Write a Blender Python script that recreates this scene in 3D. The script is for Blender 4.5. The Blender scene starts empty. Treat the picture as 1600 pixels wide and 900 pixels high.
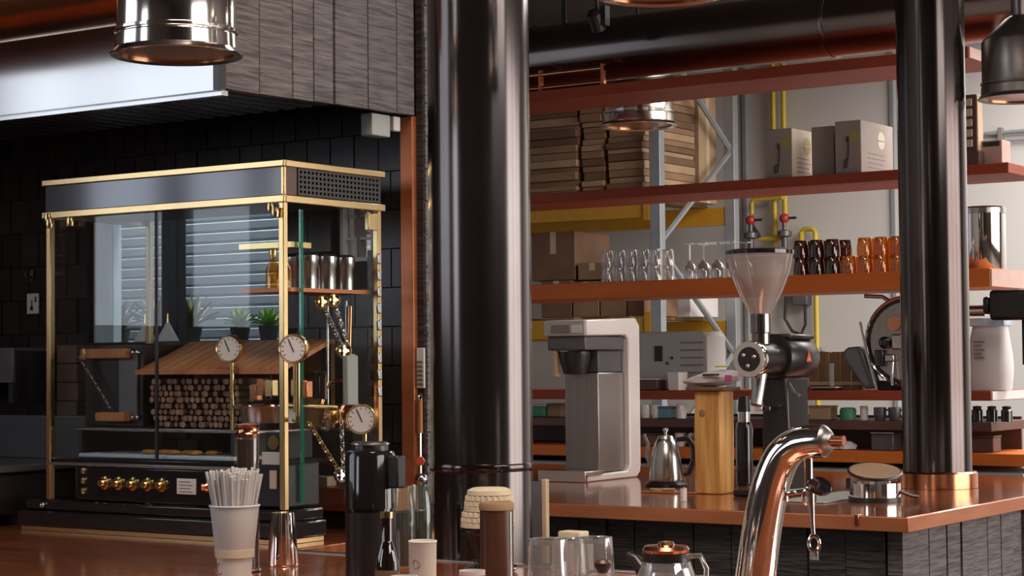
# Coffee bar: copper counters, brass glass cabinet, steel columns, shelving and store room.
# World units are metres. X runs along the bar fronts, Y into the room, Z up.
import bpy, math, random
from mathutils import Matrix, Vector
random.seed(7)
scene = bpy.context.scene
COL = scene.collection
PI = math.pi

# ---------------------------------------------------------------- camera
YAW, PITCH, ROLL = math.radians(34.3), math.atan(115 / 3000), 0.009
cam_data = bpy.data.cameras.new('camera')
cam_data.sensor_width = 36.0
cam_data.lens = 36.0 * 3000 / 1600
cam_data.clip_start = 0.05
cam = bpy.data.objects.new('camera', cam_data)
COL.objects.link(cam)
fh = Vector((-math.sin(YAW), math.cos(YAW), 0)); rh = Vector((math.cos(YAW), math.sin(YAW), 0)); up = Vector((0, 0, 1))
fw = math.cos(PITCH) * fh + math.sin(PITCH) * up
u0 = -math.sin(PITCH) * fh + math.cos(PITCH) * up
rv = math.cos(ROLL) * rh - math.sin(ROLL) * u0
uv = math.cos(ROLL) * u0 + math.sin(ROLL) * rh
cam.matrix_world = Matrix(((rv.x, uv.x, -fw.x, 0), (rv.y, uv.y, -fw.y, 0), (rv.z, uv.z, -fw.z, 1.45), (0, 0, 0, 1)))
scene.camera = cam

# ---------------------------------------------------------------- world, daylight, added lights, exposure
world = bpy.data.worlds.new('world'); scene.world = world; world.use_nodes = True
bg = world.node_tree.nodes['Background']
bg.inputs[0].default_value = (0.80, 0.86, 1.0, 1); bg.inputs[1].default_value = 0.6
scene.view_settings.view_transform = 'Standard'; scene.view_settings.look = 'None'
scene.view_settings.exposure = -0.3; scene.view_settings.gamma = 1.0; scene.view_settings.use_curve_mapping = False

def area(name, loc, direction, sx, sy, power, color):
    d = bpy.data.lights.new(name, 'AREA'); d.shape = 'RECTANGLE'; d.size = sx; d.size_y = sy
    d.energy = power; d.color = color
    o = bpy.data.objects.new(name, d); COL.objects.link(o); o.location = loc
    o.rotation_euler = Vector(direction).to_track_quat('-Z', 'Y').to_euler()
    return o
area('daylight_right_windows', (2.62, 7.1, 1.75), (-1, 0, 0), 4.9, 2.5, 270, (1.0, 0.92, 0.85))
area('daylight_left_windows', (-6.12, 0.15, 2.79), (1, 0, 0), 2.8, 2.4, 60, (0.80, 0.88, 1.0))
area('daylight_rear_window', (-4.9, -3.12, 2.79), (0, 1, 0), 1.3, 2.4, 46, (0.92, 0.94, 1.0))
area('added_store_toplight', (-1.95, 9.1, 3.5), (0, 0, -1), 2.7, 2.8, 330, (1.0, 0.95, 0.90))  # overhead light added out of view to brighten the store wall
area('added_shutter_light', (-4.2, 4.5, 3.3), (0, 0, -1), 2.2, 0.34, 90, (0.84, 0.92, 1.0))  # added under the ceiling to brighten the shutter
area('added_pendant_highlight', (2.62, 2.8, 3.5), (-1, 0, 0), 2.9, 1.1, 60, (1.0, 0.95, 0.9))  # added for the right-hand highlights on the front pendant lamp
area('added_bar_toplight', (-1.2, 2.2, 4.5), (0, 0, -1), 2.1, 1.9, 170, (1.0, 0.86, 0.74))  # overhead light added to lift the front faces of the shelves

# ---------------------------------------------------------------- mesh helpers
class B:
    """collects shapes and links them as one mesh object"""
    def __init__(self): self.v = []; self.f = []
    def add(self, vs, fs, m=None):
        n = len(self.v)
        self.v += [tuple(m @ Vector(p)) for p in vs] if m is not None else [tuple(p) for p in vs]
        self.f += [tuple(i + n for i in q) for q in fs]
        return self
    def box(self, x0, x1, y0, y1, z0, z1, m=None):
        vs = [(x0,y0,z0),(x1,y0,z0),(x1,y1,z0),(x0,y1,z0),(x0,y0,z1),(x1,y0,z1),(x1,y1,z1),(x0,y1,z1)]
        return self.add(vs, [(3,2,1,0),(4,5,6,7),(0,1,5,4),(1,2,6,5),(2,3,7,6),(3,0,4,7)], m)
    def lathe(self, prof, seg=28, m=None, wob=None):
        vs = []; fs = []
        for i, (r, z) in enumerate(prof):
            for k in range(seg):
                a = 2 * PI * k / seg
                rr = r * (1 + (wob(i, k, seg) if wob else 0))
                vs.append((rr * math.cos(a), rr * math.sin(a), z))
        for i in range(len(prof) - 1):
            for k in range(seg):
                k2 = (k + 1) % seg
                fs.append((i*seg+k, i*seg+k2, (i+1)*seg+k2, (i+1)*seg+k))
        if prof[0][0] > 1e-6 and prof[0] != prof[-1]: fs.append(tuple(range(seg))[::-1])
        if prof[-1][0] > 1e-6 and prof[0] != prof[-1]: fs.append(tuple((len(prof)-1)*seg + k for k in range(seg)))
        return self.add(vs, fs, m)
    def shell(self, prof, seg=28, m=None):
        """open revolved wall: profile runs outside up, inside down; no end caps"""
        vs = []; fs = []
        for r, z in prof:
            for k in range(seg):
                a = 2 * PI * k / seg; vs.append((r*math.cos(a), r*math.sin(a), z))
        for i in range(len(prof) - 1):
            for k in range(seg):
                k2 = (k + 1) % seg; fs.append((i*seg+k, i*seg+k2, (i+1)*seg+k2, (i+1)*seg+k))
        return self.add(vs, fs, m)
    def tube(self, pts, r, seg=12, m=None):
        pts = [Vector(p) for p in pts]; n = len(pts); vs = []; fs = []
        rr = r if isinstance(r, (list, tuple)) else [r] * n
        prev = None
        for i, p in enumerate(pts):
            t = (pts[min(i+1, n-1)] - pts[max(i-1, 0)]).normalized()
            a = prev if prev is not None else (Vector((0,0,1)) if abs(t.z) < 0.9 else Vector((1,0,0)))
            a = (a - t * a.dot(t)).normalized(); b = t.cross(a); prev = a
            for k in range(seg):
                w = 2 * PI * k / seg
                vs.append(tuple(p + rr[i] * (math.cos(w) * a + math.sin(w) * b)))
        for i in range(n - 1):
            for k in range(seg):
                k2 = (k + 1) % seg; fs.append((i*seg+k, i*seg+k2, (i+1)*seg+k2, (i+1)*seg+k))
        fs.append(tuple(range(seg))[::-1]); fs.append(tuple((n-1)*seg + k for k in range(seg)))
        return self.add(vs, fs, m)
    def prism(self, poly, y0, y1, m=None):
        """polygon in (x, z), extruded along y"""
        n = len(poly)
        vs = [(x, y0, z) for x, z in poly] + [(x, y1, z) for x, z in poly]
        fs = [tuple(range(n)), tuple(range(n, 2*n))[::-1]] + [(i, i+n, (i+1) % n + n, (i+1) % n) for i in range(n)]
        return self.add(vs, fs, m)
    def torus(self, R, r, m=None, seg=24, s2=8, sy=1.0):
        vs = []; fs = []
        for i in range(seg):
            a = 2*PI*i/seg
            for k in range(s2):
                b = 2*PI*k/s2; q = R + r*math.cos(b)
                vs.append((q*math.cos(a), q*math.sin(a)*sy, r*math.sin(b)))
        for i in range(seg):
            for k in range(s2):
                fs.append((i*s2+k, ((i+1)%seg)*s2+k, ((i+1)%seg)*s2+(k+1)%s2, i*s2+(k+1)%s2))
        return self.add(vs, fs, m)
    def ball(self, r, m=None, seg=14, rings=8):
        prof = [(max(r*math.sin(PI*i/rings), 1e-7), -r*math.cos(PI*i/rings)) for i in range(rings+1)]
        return self.lathe(prof, seg, m)
    def mesh(self, name, smooth=True):
        me = bpy.data.meshes.new(name); me.from_pydata(self.v, [], self.f)
        import bmesh
        bm = bmesh.new(); bm.from_mesh(me)
        bmesh.ops.remove_doubles(bm, verts=bm.verts, dist=1e-6)
        bmesh.ops.recalc_face_normals(bm, faces=bm.faces)
        bm.to_mesh(me); bm.free()
        if smooth:
            me.polygons.foreach_set('use_smooth', [True] * len(me.polygons))
            me.set_sharp_from_angle(angle=0.65)
        return me

def TR(x=0, y=0, z=0, ax=None, ang=0):
    m = Matrix.Translation((x, y, z))
    return m @ Matrix.Rotation(ang, 4, ax) if ax else m
def AIM(p, d):
    """matrix that puts local +Z along d at p"""
    return Matrix.Translation(p) @ Vector(d).to_track_quat('Z', 'Y').to_matrix().to_4x4()
def link(name, me, mat, parent=None, loc=(0,0,0), rz=0, bev=0, label=None):
    o = bpy.data.objects.new(name, me); COL.objects.link(o)
    if mat and not me.materials: me.materials.append(M[mat])
    o.location = loc; o.rotation_euler = (0, 0, rz)
    if parent: o.parent = parent
    if bev:
        md = o.modifiers.new('bevel', 'BEVEL'); md.width = bev; md.segments = 2; md.limit_method = 'ANGLE'; md.angle_limit = 0.7
    if label: o['label'] = label
    return o
def P(parent, name, b, mat, bev=0, label=None, loc=(0,0,0), rz=0):
    return link(name, b.mesh(name), mat, parent, loc, rz, bev, label)
def tag(o, label, cat, group=None):
    o['label'] = label; o['category'] = cat
    if group: o['group'] = group
    return o
def T(name, label, cat, loc=(0,0,0), rz=0, group=None):
    o = bpy.data.objects.new(name, None); COL.objects.link(o); o.empty_display_size = 0.05
    o.location = loc; o.rotation_euler = (0, 0, rz)
    return tag(o, label, cat, group)
def ONE(name, label, cat, b, mat, loc=(0,0,0), rz=0, group=None, bev=0):
    return tag(link(name, b.mesh(name), mat, None, loc, rz, bev), label, cat, group)
def ST(name, b, mat, bev=0, parent=None):
    o = link(name, b.mesh(name), mat, parent, bev=bev)
    o['kind'] = 'structure'
    return o
def DUP(src, loc=None, rz=None, label=None):
    c = src.copy(); COL.objects.link(c)
    if loc is not None: c.location = loc
    if rz is not None: c.rotation_euler = (0, 0, rz)
    if label: c['label'] = label
    for ch in list(src.children):
        d = ch.copy(); COL.objects.link(d); d.parent = c
        for g in list(ch.children):
            e = g.copy(); COL.objects.link(e); e.parent = d
    return c

# ---------------------------------------------------------------- materials
M = {}
def mat(name, col, rough=0.5, metal=0.0, var=0.0, scale=8.0, stretch=(1,1,1), bump=0.0, col2=None, coat=0.0, spec=None, trans=0.0, alpha=1.0, rvar=0.0):
    m = bpy.data.materials.new(name); m.use_nodes = True; nt = m.node_tree; n = nt.nodes; l = nt.links
    p = n['Principled BSDF']
    p.inputs['Base Color'].default_value = (*col, 1); p.inputs['Roughness'].default_value = rough; p.inputs['Metallic'].default_value = metal
    if coat: p.inputs['Coat Weight'].default_value = coat; p.inputs['Coat Roughness'].default_value = 0.08
    if spec is not None: p.inputs['Specular IOR Level'].default_value = spec
    if trans: p.inputs['Transmission Weight'].default_value = trans
    tc = n.new('ShaderNodeTexCoord'); mp = n.new('ShaderNodeMapping'); mp.inputs['Scale'].default_value = stretch
    oi = n.new('ShaderNodeObjectInfo'); ad = n.new('ShaderNodeVectorMath'); ad.operation = 'ADD'
    l.new(tc.outputs['Object'], ad.inputs[0]); l.new(oi.outputs['Random'], ad.inputs[1]); l.new(ad.outputs[0], mp.inputs[0])
    ns = n.new('ShaderNodeTexNoise'); ns.inputs['Scale'].default_value = scale; ns.inputs['Detail'].default_value = 5
    l.new(mp.outputs[0], ns.inputs['Vector'])
    if var or col2:
        c2 = col2 or tuple(max(0, c * (1 - var)) for c in col)
        rp = n.new('ShaderNodeValToRGB'); rp.color_ramp.elements[0].position = 0.35; rp.color_ramp.elements[1].position = 0.68
        rp.color_ramp.elements[0].color = (*c2, 1); rp.color_ramp.elements[1].color = (*col, 1)
        l.new(ns.outputs['Fac'], rp.inputs[0]); l.new(rp.outputs[0], p.inputs['Base Color'])
    if rvar:
        mr = n.new('ShaderNodeMapRange'); mr.inputs['To Min'].default_value = max(0.02, rough - rvar); mr.inputs['To Max'].default_value = rough + rvar
        l.new(ns.outputs['Fac'], mr.inputs['Value']); l.new(mr.outputs[0], p.inputs['Roughness'])
    if bump:
        bp = n.new('ShaderNodeBump'); bp.inputs['Strength'].default_value = bump; bp.inputs['Distance'].default_value = 0.01
        l.new(ns.outputs['Fac'], bp.inputs['Height']); l.new(bp.outputs[0], p.inputs['Normal'])
    M[name] = m
    return m
def glass(name, tint, refl=0.12, rough=0.02, body=0.0, bodycol=(1,1,1)):
    """thin clear glass: transparent with a Fresnel sheen, optional milky body"""
    m = bpy.data.materials.new(name); m.use_nodes = True; nt = m.node_tree; n = nt.nodes; l = nt.links
    n.remove(n['Principled BSDF']); out = n['Material Output']
    tr = n.new('ShaderNodeBsdfTransparent'); tr.inputs[0].default_value = (*tint, 1)
    gl = n.new('ShaderNodeBsdfGlossy'); gl.inputs[0].default_value = (1, 1, 1, 1); gl.inputs['Roughness'].default_value = rough
    lw = n.new('ShaderNodeFresnel'); ge = n.new('ShaderNodeNewGeometry'); io = n.new('ShaderNodeMath'); io.operation = 'MULTIPLY_ADD'
    io.inputs[1].default_value = 1/1.5 - 1.5; io.inputs[2].default_value = 1.5     # same sheen on both faces of the sheet
    l.new(ge.outputs['Backfacing'], io.inputs[0]); l.new(io.outputs[0], lw.inputs[0])
    mu = n.new('ShaderNodeMath'); mu.operation = 'MULTIPLY_ADD'; mu.inputs[1].default_value = 1.0; mu.inputs[2].default_value = refl - 0.04; mu.use_clamp = True
    l.new(lw.outputs[0], mu.inputs[0])
    src = tr
    if body:
        df = n.new('ShaderNodeBsdfDiffuse'); df.inputs[0].default_value = (*bodycol, 1)
        mx = n.new('ShaderNodeMixShader'); mx.inputs[0].default_value = body
        l.new(tr.outputs[0], mx.inputs[1]); l.new(df.outputs[0], mx.inputs[2]); src = mx
    m2 = n.new('ShaderNodeMixShader'); l.new(mu.outputs[0], m2.inputs[0]); l.new(src.outputs[0], m2.inputs[1]); l.new(gl.outputs[0], m2.inputs[2])
    l.new(m2.outputs[0], out.inputs[0]); M[name] = m
    return m

mat('copper_top', (0.50, 0.155, 0.06), 0.16, 0.45, col2=(0.36, 0.10, 0.04), scale=5, stretch=(1,6,1), coat=0.4, rvar=0.05)
mat('copper_edge', (0.56, 0.19, 0.08), 0.32, 0.35, col2=(0.46, 0.14, 0.055), scale=4, stretch=(1,1,5))
mat('copper_bright', (0.78, 0.34, 0.18), 0.2, 1.0, var=0.25, scale=9)
mat('shelf_red', (0.36, 0.065, 0.025), 0.5, 0.0, col2=(0.26, 0.045, 0.018), scale=3, stretch=(0.6,3,3), spec=0.3)
mat('shelf_orange', (0.74, 0.19, 0.030), 0.45, 0.0, col2=(0.62, 0.145, 0.025), scale=3, stretch=(0.6,3,3), spec=0.3)
mat('shelf_end', (0.62, 0.40, 0.34), 0.5, 0.0, var=0.12, scale=14)
mat('shelf_brown', (0.14, 0.06, 0.045), 0.45, 0.0, var=0.3, scale=5)
mat('black_steel', (0.15, 0.135, 0.135), 0.17, 0.95, col2=(0.09, 0.07, 0.065), scale=3, stretch=(1,1,0.35), rvar=0.07)
mat('char_wood', (0.20, 0.175, 0.175), 0.6, 0.0, col2=(0.085, 0.07, 0.07), scale=7, stretch=(1.2,1.2,16), bump=0.9)
mat('char_dark', (0.060, 0.047, 0.044), 0.55, 0.0, col2=(0.022, 0.016, 0.015), scale=7, stretch=(1.5,1.5,14), bump=0.9)
mat('black_tile', (0.042, 0.029, 0.028), 0.24, 0.0, var=0.45, scale=4, spec=0.4)
mat('black_grout', (0.012, 0.008, 0.008), 0.9)
mat('black_gloss', (0.012, 0.010, 0.011), 0.10, 0.0, coat=0.5)
mat('black_matte', (0.018, 0.014, 0.014), 0.5, 0.0, var=0.3)
mat('black_satin', (0.022, 0.017, 0.018), 0.3, 0.0, var=0.2)
mat('slate', (0.13, 0.13, 0.15), 0.11, 0.4, coat=0.6)
mat('brass', (0.83, 0.60, 0.30), 0.22, 1.0, var=0.15, scale=6)
mat('gold', (0.86, 0.58, 0.22), 0.18, 1.0, var=0.15)
mat('chrome', (0.82, 0.78, 0.74), 0.07, 1.0)
mat('steel', (0.60, 0.58, 0.56), 0.24, 1.0, var=0.12, scale=3, stretch=(1,1,8))
mat('brushed_steel', (0.45, 0.42, 0.40), 0.34, 1.0, var=0.15, scale=5, stretch=(20,1,1))
mat('hood_steel', (0.62, 0.61, 0.60), 0.20, 1.0, var=0.12, scale=2.0, rvar=0.06)
mat('duct_steel', (0.34, 0.29, 0.27), 0.20, 1.0, var=0.2, scale=2.5, rvar=0.05)
mat('lamp_steel', (0.86, 0.80, 0.74), 0.13, 1.0, var=0.08, scale=5)
mat('lamp_dark', (0.26, 0.23, 0.21), 0.35, 0.9, var=0.2)
mat('lamp_glass', (0.30, 0.14, 0.085), 0.25, 0.0, coat=0.4)
mat('white_wall', (0.60, 0.575, 0.55), 0.75, 0.0, var=0.05, scale=1.2)
mat('white_gloss', (0.80, 0.74, 0.71), 0.2, 0.0, coat=0.3)
mat('white_matte', (0.74, 0.69, 0.66), 0.55, 0.0, var=0.05)
mat('paper', (0.78, 0.72, 0.64), 0.7, 0.0, var=0.06, scale=20)
mat('cream', (0.74, 0.62, 0.42), 0.7, 0.0, var=0.12, scale=25)
mat('kraft', (0.36, 0.215, 0.12), 0.75, 0.0, var=0.2, scale=6)
mat('kraft_light', (0.50, 0.33, 0.19), 0.75, 0.0, var=0.2, scale=6)
mat('kraft_dark', (0.22, 0.12, 0.07), 0.75, 0.0, var=0.2, scale=6)
mat('carton_grey', (0.36, 0.30, 0.26), 0.6, 0.0, var=0.08)
mat('carton_beige', (0.62, 0.50, 0.36), 0.6, 0.0, var=0.08)
mat('print_olive', (0.40, 0.33, 0.10), 0.6)
mat('print_dark', (0.03, 0.022, 0.02), 0.6)
mat('print_grey', (0.22, 0.19, 0.17), 0.6)
mat('print_pale', (0.62, 0.60, 0.46), 0.6)
mat('rack_grey', (0.36, 0.38, 0.40), 0.45, 0.3, var=0.15)
mat('rack_yellow', (0.62, 0.31, 0.02), 0.45, 0.0, var=0.12)
mat('pipe_yellow', (0.60, 0.42, 0.03), 0.4, 0.0, var=0.1)
mat('valve_red', (0.45, 0.03, 0.03), 0.35)
mat('signal_red', (0.62, 0.09, 0.05), 0.4)
mat('pale_wood', (0.80, 0.48, 0.16), 0.42, 0.0, col2=(0.56, 0.24, 0.055), scale=5, stretch=(9,9,0.7), bump=0.1)
mat('ochre_wood', (0.30, 0.18, 0.07), 0.6, 0.0, col2=(0.18, 0.10, 0.04), scale=4, stretch=(7,7,0.6))
mat('orange_wood', (0.52, 0.22, 0.08), 0.42, 0.0, col2=(0.38, 0.14, 0.05), scale=4, stretch=(10,1,1))
mat('orange_wood_light', (0.62, 0.29, 0.12), 0.42, 0.0, col2=(0.50, 0.21, 0.08), scale=4, stretch=(10,1,1))
mat('stick_wood', (0.62, 0.44, 0.28), 0.6, 0.0, var=0.2)
mat('log_wood', (0.42, 0.25, 0.15), 0.7, 0.0, col2=(0.18, 0.09, 0.055), scale=18)
mat('bark', (0.13, 0.07, 0.045), 0.85, 0.0, var=0.4, scale=20)
mat('brick', (0.20, 0.12, 0.08), 0.85, 0.0, var=0.35, scale=14, bump=0.3)
mat('brown_leather', (0.095, 0.038, 0.02), 0.35, 0.0, var=0.2)
mat('shutter', (0.55, 0.60, 0.66), 0.42, 0.15, var=0.06)
mat('frame_white', (0.66, 0.70, 0.74), 0.5)
mat('leaf_dark', (0.045, 0.07, 0.03), 0.5, 0.0, var=0.4, scale=12)
mat('leaf_yellow', (0.15, 0.16, 0.045), 0.5, 0.0, var=0.4, scale=12)
mat('leaf_green', (0.22, 0.42, 0.06), 0.5, 0.0, var=0.3, scale=12)
mat('pot_dark', (0.05, 0.05, 0.045), 0.6)
mat('green_box', (0.05, 0.24, 0.12), 0.5)
mat('purple', (0.20, 0.14, 0.34), 0.5)
mat('teal', (0.12, 0.30, 0.33), 0.5)
mat('blue_check', (0.30, 0.42, 0.58), 0.5, 0.0, col2=(0.62, 0.66, 0.70), scale=30)
mat('pastry', (0.50, 0.24, 0.06), 0.5, 0.0, var=0.4, scale=40)
mat('machine_grey', (0.42, 0.43, 0.40), 0.5, 0.0, var=0.06)
mat('panel_grey', (0.16, 0.155, 0.165), 0.35, 0.5, var=0.15)
mat('concrete_dark', (0.07, 0.05, 0.042), 0.8, 0.0, var=0.25, scale=2)
mat('floor_dark', (0.10, 0.075, 0.06), 0.5, 0.0, var=0.2, scale=2)
mat('room_plaster', (0.09, 0.065, 0.052), 0.8, 0.0, var=0.1, scale=2)
mat('yellow_tag', (0.75, 0.66, 0.05), 0.5)
mat('magenta', (0.55, 0.10, 0.38), 0.5)
mat('coffee', (0.03, 0.012, 0.006), 0.15)
mat('amber_liquid', (0.30, 0.10, 0.015), 0.2)
glass('pane', (0.97, 0.985, 0.98), 0.02, 0.01)
glass('green_edge', (0.25, 0.72, 0.58), 0.12, 0.05, 0.35, (0.10, 0.45, 0.36))
glass('thin_clear', (0.96, 0.965, 0.96), 0.05, 0.03, 0.02, (0.9, 0.88, 0.86))
glass('clear', (0.90, 0.90, 0.90), 0.16, 0.03, 0.10, (0.9, 0.88, 0.86))
glass('frosted', (0.92, 0.86, 0.83), 0.10, 0.06, 0.26, (0.68, 0.58, 0.54))
glass('amber', (0.98, 0.70, 0.26), 0.10, 0.03, 0.16, (0.85, 0.36, 0.03))
glass('dark_amber', (0.62, 0.33, 0.20), 0.10, 0.03, 0.20, (0.06, 0.02, 0.01))
glass('dark_bottle', (0.10, 0.05, 0.03), 0.12, 0.03, 0.5, (0.02, 0.01, 0.008))
glass('pale_green', (0.88, 0.93, 0.90), 0.06, 0.03, 0.04, (0.6, 0.66, 0.62))

# ================================================================ SETTING
CEIL = 3.4    # store room and aisle
CEIL1 = 4.4   # taller bar area in front (y < 4.3)
ST('floor', B().box(-8.7, 2.8, -3.2, 11.1, -0.1, 0), 'floor_dark')
cb = B()   # ceiling with two openings added for the overhead lights
cb.box(-8.7, 2.8, -3.2, 1.2, CEIL1, CEIL1+.1); cb.box(-8.7, -2.3, 1.2, 3.2, CEIL1, CEIL1+.1); cb.box(-.1, 2.8, 1.2, 3.2, CEIL1, CEIL1+.1)
cb.box(-8.7, 2.8, 3.2, 4.32, CEIL1, CEIL1+.1); cb.box(-8.7, 2.8, 4.32, 4.40, CEIL, CEIL1+.1); cb.box(-8.7, 2.8, 4.40, 7.6, CEIL, CEIL+.1); cb.box(-8.7, -3.4, 7.6, 10.6, CEIL, CEIL+.1); cb.box(-.5, 2.8, 7.6, 10.6, CEIL, CEIL+.1)
cb.box(-8.7, 2.8, 10.6, 11.1, CEIL, CEIL+.1)
ST('ceiling', cb, 'concrete_dark')
ST('wall_back', B().box(-8.7, 2.8, 10.9, 11.1, 0, CEIL), 'white_wall')
ST('wall_rear', B().box(-6.2, 2.8, -3.2, -3.0, 0, 1.57).box(-6.2, 2.8, -3.2, -3.0, 4.0, CEIL1).box(-6.2, -5.6, -3.2, -3.0, 1.57, 4.0).box(-4.2, 2.8, -3.2, -3.0, 1.57, 4.0), 'room_plaster')
w5 = ST('window_5', B().box(-5.6, -4.2, -3.1, -3.02, 1.57, 1.62).box(-5.6, -4.2, -3.1, -3.02, 3.95, 4.0), 'black_matte')
P(w5, 'mullion', B().box(-4.94, -4.86, -3.1, -3.0, 1.62, 3.95), 'black_matte')
ST('wall_store', B().box(-8.7, -8.5, 4.75, 10.9, 0, CEIL), 'white_wall')
# right wall with a band of windows
wr = B().box(2.5, 2.7, -3, 11, 0, .45).box(2.5, 2.7, 4.4, 11, 3.05, CEIL).box(2.5, 2.7, -3, 4.6, .45, 2.9).box(2.5, 2.7, 4.4, 4.6, 2.9, 3.05).box(2.5, 2.7, 9.6, 11, .45, 3.05)
wr.box(2.5, 2.7, -3, 1.3, 2.9, CEIL1).box(2.5, 2.7, 1.3, 4.3, 4.1, CEIL1).box(2.5, 2.7, 4.3, 4.4, 2.9, CEIL1)
w6 = ST('added_window_6', B().box(2.52, 2.6, 1.3, 4.3, 2.9, 2.95).box(2.52, 2.6, 1.3, 4.3, 4.05, 4.1), 'black_matte')  # unseen high window, added to give the pendant its highlights
for k in (1, 2): P(w6, 'mullion', B().box(2.5, 2.6, 1.27+k, 1.33+k, 2.95, 4.05), 'black_matte')
wro = ST('wall_right', wr, 'room_plaster')
w3 = ST('window_3', B().box(2.52, 2.6, 4.6, 9.6, .45, .52).box(2.52, 2.6, 4.6, 9.6, 2.98, 3.05), 'black_matte')
for k in range(1, 4): P(w3, 'mullion', B().box(2.5, 2.6, 4.56+1.5*k, 4.64+1.5*k, .52, 2.98), 'black_matte')
# left wall with cool windows
wl = B().box(-6.2, -6, -3, 4.32, 0, 1.57).box(-6.2, -6, -3, 4.32, 4.0, CEIL1).box(-6.2, -6, -3, -1.3, 1.57, 4.0).box(-6.2, -6, 1.6, 4.32, 1.57, 4.0)
ST('wall_left', wl, 'room_plaster')
w4 = ST('window_4', B().box(-6.1, -6.02, -1.3, 1.6, 1.57, 1.62).box(-6.1, -6.02, -1.3, 1.6, 3.94, 4.0), 'black_matte')
for yy in (-.35, .48, 1.06): P(w4, 'mullion', B().box(-6.1, -6.0, yy-.05, yy+.05, 1.62, 3.94), 'black_matte')

# tiled wall behind the cabinet, with two openings added for reflected windows
WX0, WX1, WZ0, WZ1 = -4.463, -3.665, 1.52, 1.96
VX0, VX1, VZ0, VZ1 = -3.4603, -3.3382, 1.735, 1.93
wc = B()
xs = [-6.0, WX0, WX1, VX0, VX1, -3.172]
wc.box(-6.0, WX0, 4.203, 4.30, 0, CEIL1); wc.box(WX0, WX1, 4.203, 4.30, 0, WZ0); wc.box(WX0, WX1, 4.203, 4.30, WZ1, CEIL1)
wc.box(WX1, VX0, 4.203, 4.30, 0, CEIL1); wc.box(VX0, VX1, 4.203, 4.30, 0, VZ0); wc.box(VX0, VX1, 4.203, 4.30, VZ1, CEIL1)
wc.box(VX1, -3.172, 4.203, 4.30, 0, CEIL1)
wco = ST('wall_centre', wc, 'black_grout')
TW, TH = .086, .1075
full = B().box(.002, TW-.002, 0, .0135, .0015, TH-.0015).mesh('tile', False)
half = B().box(.002, TW/2-.002, 0, .0135, .0015, TH-.0015).mesh('tile', False)
ntile = 0
for r in range(9, 21):
    z0 = .045 + r*TH
    off = TW/2 if r % 2 else 0
    for c in range(-21, 2):
        x0 = -3.218 - TW + c*TW + off
        x1 = x0 + TW; w = full
        if x1 > -3.217:
            if x1 - TW/2 <= -3.217: w = half; x1 = x0 + TW/2
            else: continue
        cx = (x0+x1)/2; cz = z0+TH/2
        if WX0-.03 < cx < WX1+.03 and WZ0-.04 < cz < WZ1+.04: continue
        if VX0-.02 < cx < VX1+.02 and VZ0-.03 < cz < VZ1+.03: continue
        if x0 < -4.95 or (-4.0 < cx < -3.62 and z0 < 1.5 ): continue
        if z0 > 2.2: continue
        o = link('tile', w, 'black_tile', wco, (x0, 4.1895 + random.uniform(-.0012, .0012), z0))
        o.rotation_euler = (random.uniform(-.006, .006), 0, random.uniform(-.008, .008)); ntile += 1
# end of the tiled wall: copper corner strip, charred boards on the narrow face
ST('trim_1', B().box(-3.216, -3.172, 4.172, 4.203, .02, 2.125), 'copper_edge', .003)
tr2 = ST('trim_2', B().box(-3.172, -3.15, 4.19, 4.33, 0, 3.39), 'char_dark')
for k in range(28):
    z0 = .9 + k*.09
    P(tr2, 'plank', B().box(-3.15, -3.142-random.uniform(0,.004), 4.195, 4.325, z0+.002, z0+.088), 'char_wood')
# pocket added behind the openings, its shutter standing in for a reflected one
ST('wall_pocket', B().box(-6.0, -3.29, 4.72, 4.76, 0, CEIL), 'frame_white')
ST('wall_aisle', B().box(-3.29, -3.25, 4.30, 4.80, 0, CEIL).box(-6.0, -3.29, 4.761, 4.80, 0, CEIL), 'white_wall')
sh = T('reflected_shutter', 'pale blue roller shutter standing in for a reflection in the glass of the brass cabinet', 'shutter', (-4.1, 4.66, 1.2))
P(sh, 'guide_rail', B().box(-1.32, -1.27, -.05, .03, 0, 1.0), 'frame_white'); P(sh, 'guide_rail', B().box(.72, .77, -.05, .03, 0, 1.0), 'frame_white')
slat = B().add([(-1.27,.003,0),(.72,.003,0),(.72,-.0015,.006),(-1.27,-.0015,.006),(.72,-.002,.029),(-1.27,-.002,.029),(.72,.003,.0348),(-1.27,.003,.0348)], [(0,1,2,3),(3,2,4,5),(5,4,6,7),(0,7,6,1)]).mesh('slat', False)
for k in range(28): link('slat', slat, 'shutter', sh, (0, 0, .02+k*.035))
w1 = ST('reflected_window_1', B().box(WX0, WX0+.05, 4.22, 4.29, WZ0, WZ1).box(WX1-.02, WX1, 4.22, 4.29, WZ0, WZ1).box(WX0, WX1, 4.22, 4.29, WZ1-.02, WZ1), 'frame_white')  # stands in for a window reflected in the cabinet glass
P(w1, 'mullion', B().box(-4.165, -4.135, 4.215, 4.29, WZ0, WZ1), 'black_matte')
P(w1, 'pane', B().box(WX0+.05, -4.165, 4.25, 4.256, WZ0, WZ1-.02), 'pane'); P(w1, 'pane', B().box(-4.135, WX1-.02, 4.25, 4.256, WZ0, WZ1-.02), 'pane')
P(w1, 'sill', B().box(WX0-.03, WX1+.02, 4.13, 4.42, WZ0-.03, WZ0-.001), 'black_satin')
w2 = ST('reflected_window_2', B().box(VX0, VX0+.012, 4.21, 4.26, VZ0, VZ1).box(VX1-.012, VX1, 4.21, 4.26, VZ0, VZ1).box(VX0, VX1, 4.21, 4.26, VZ1-.012, VZ1).box(VX0, VX1, 4.21, 4.26, VZ0, VZ0+.012), 'frame_white')  # stands in for a pale grid reflected in the side glass
P(w2, 'mullion', B().box((VX0+VX1)/2-.004, (VX0+VX1)/2+.004, 4.215, 4.25, VZ0, VZ1), 'print_grey')
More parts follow.
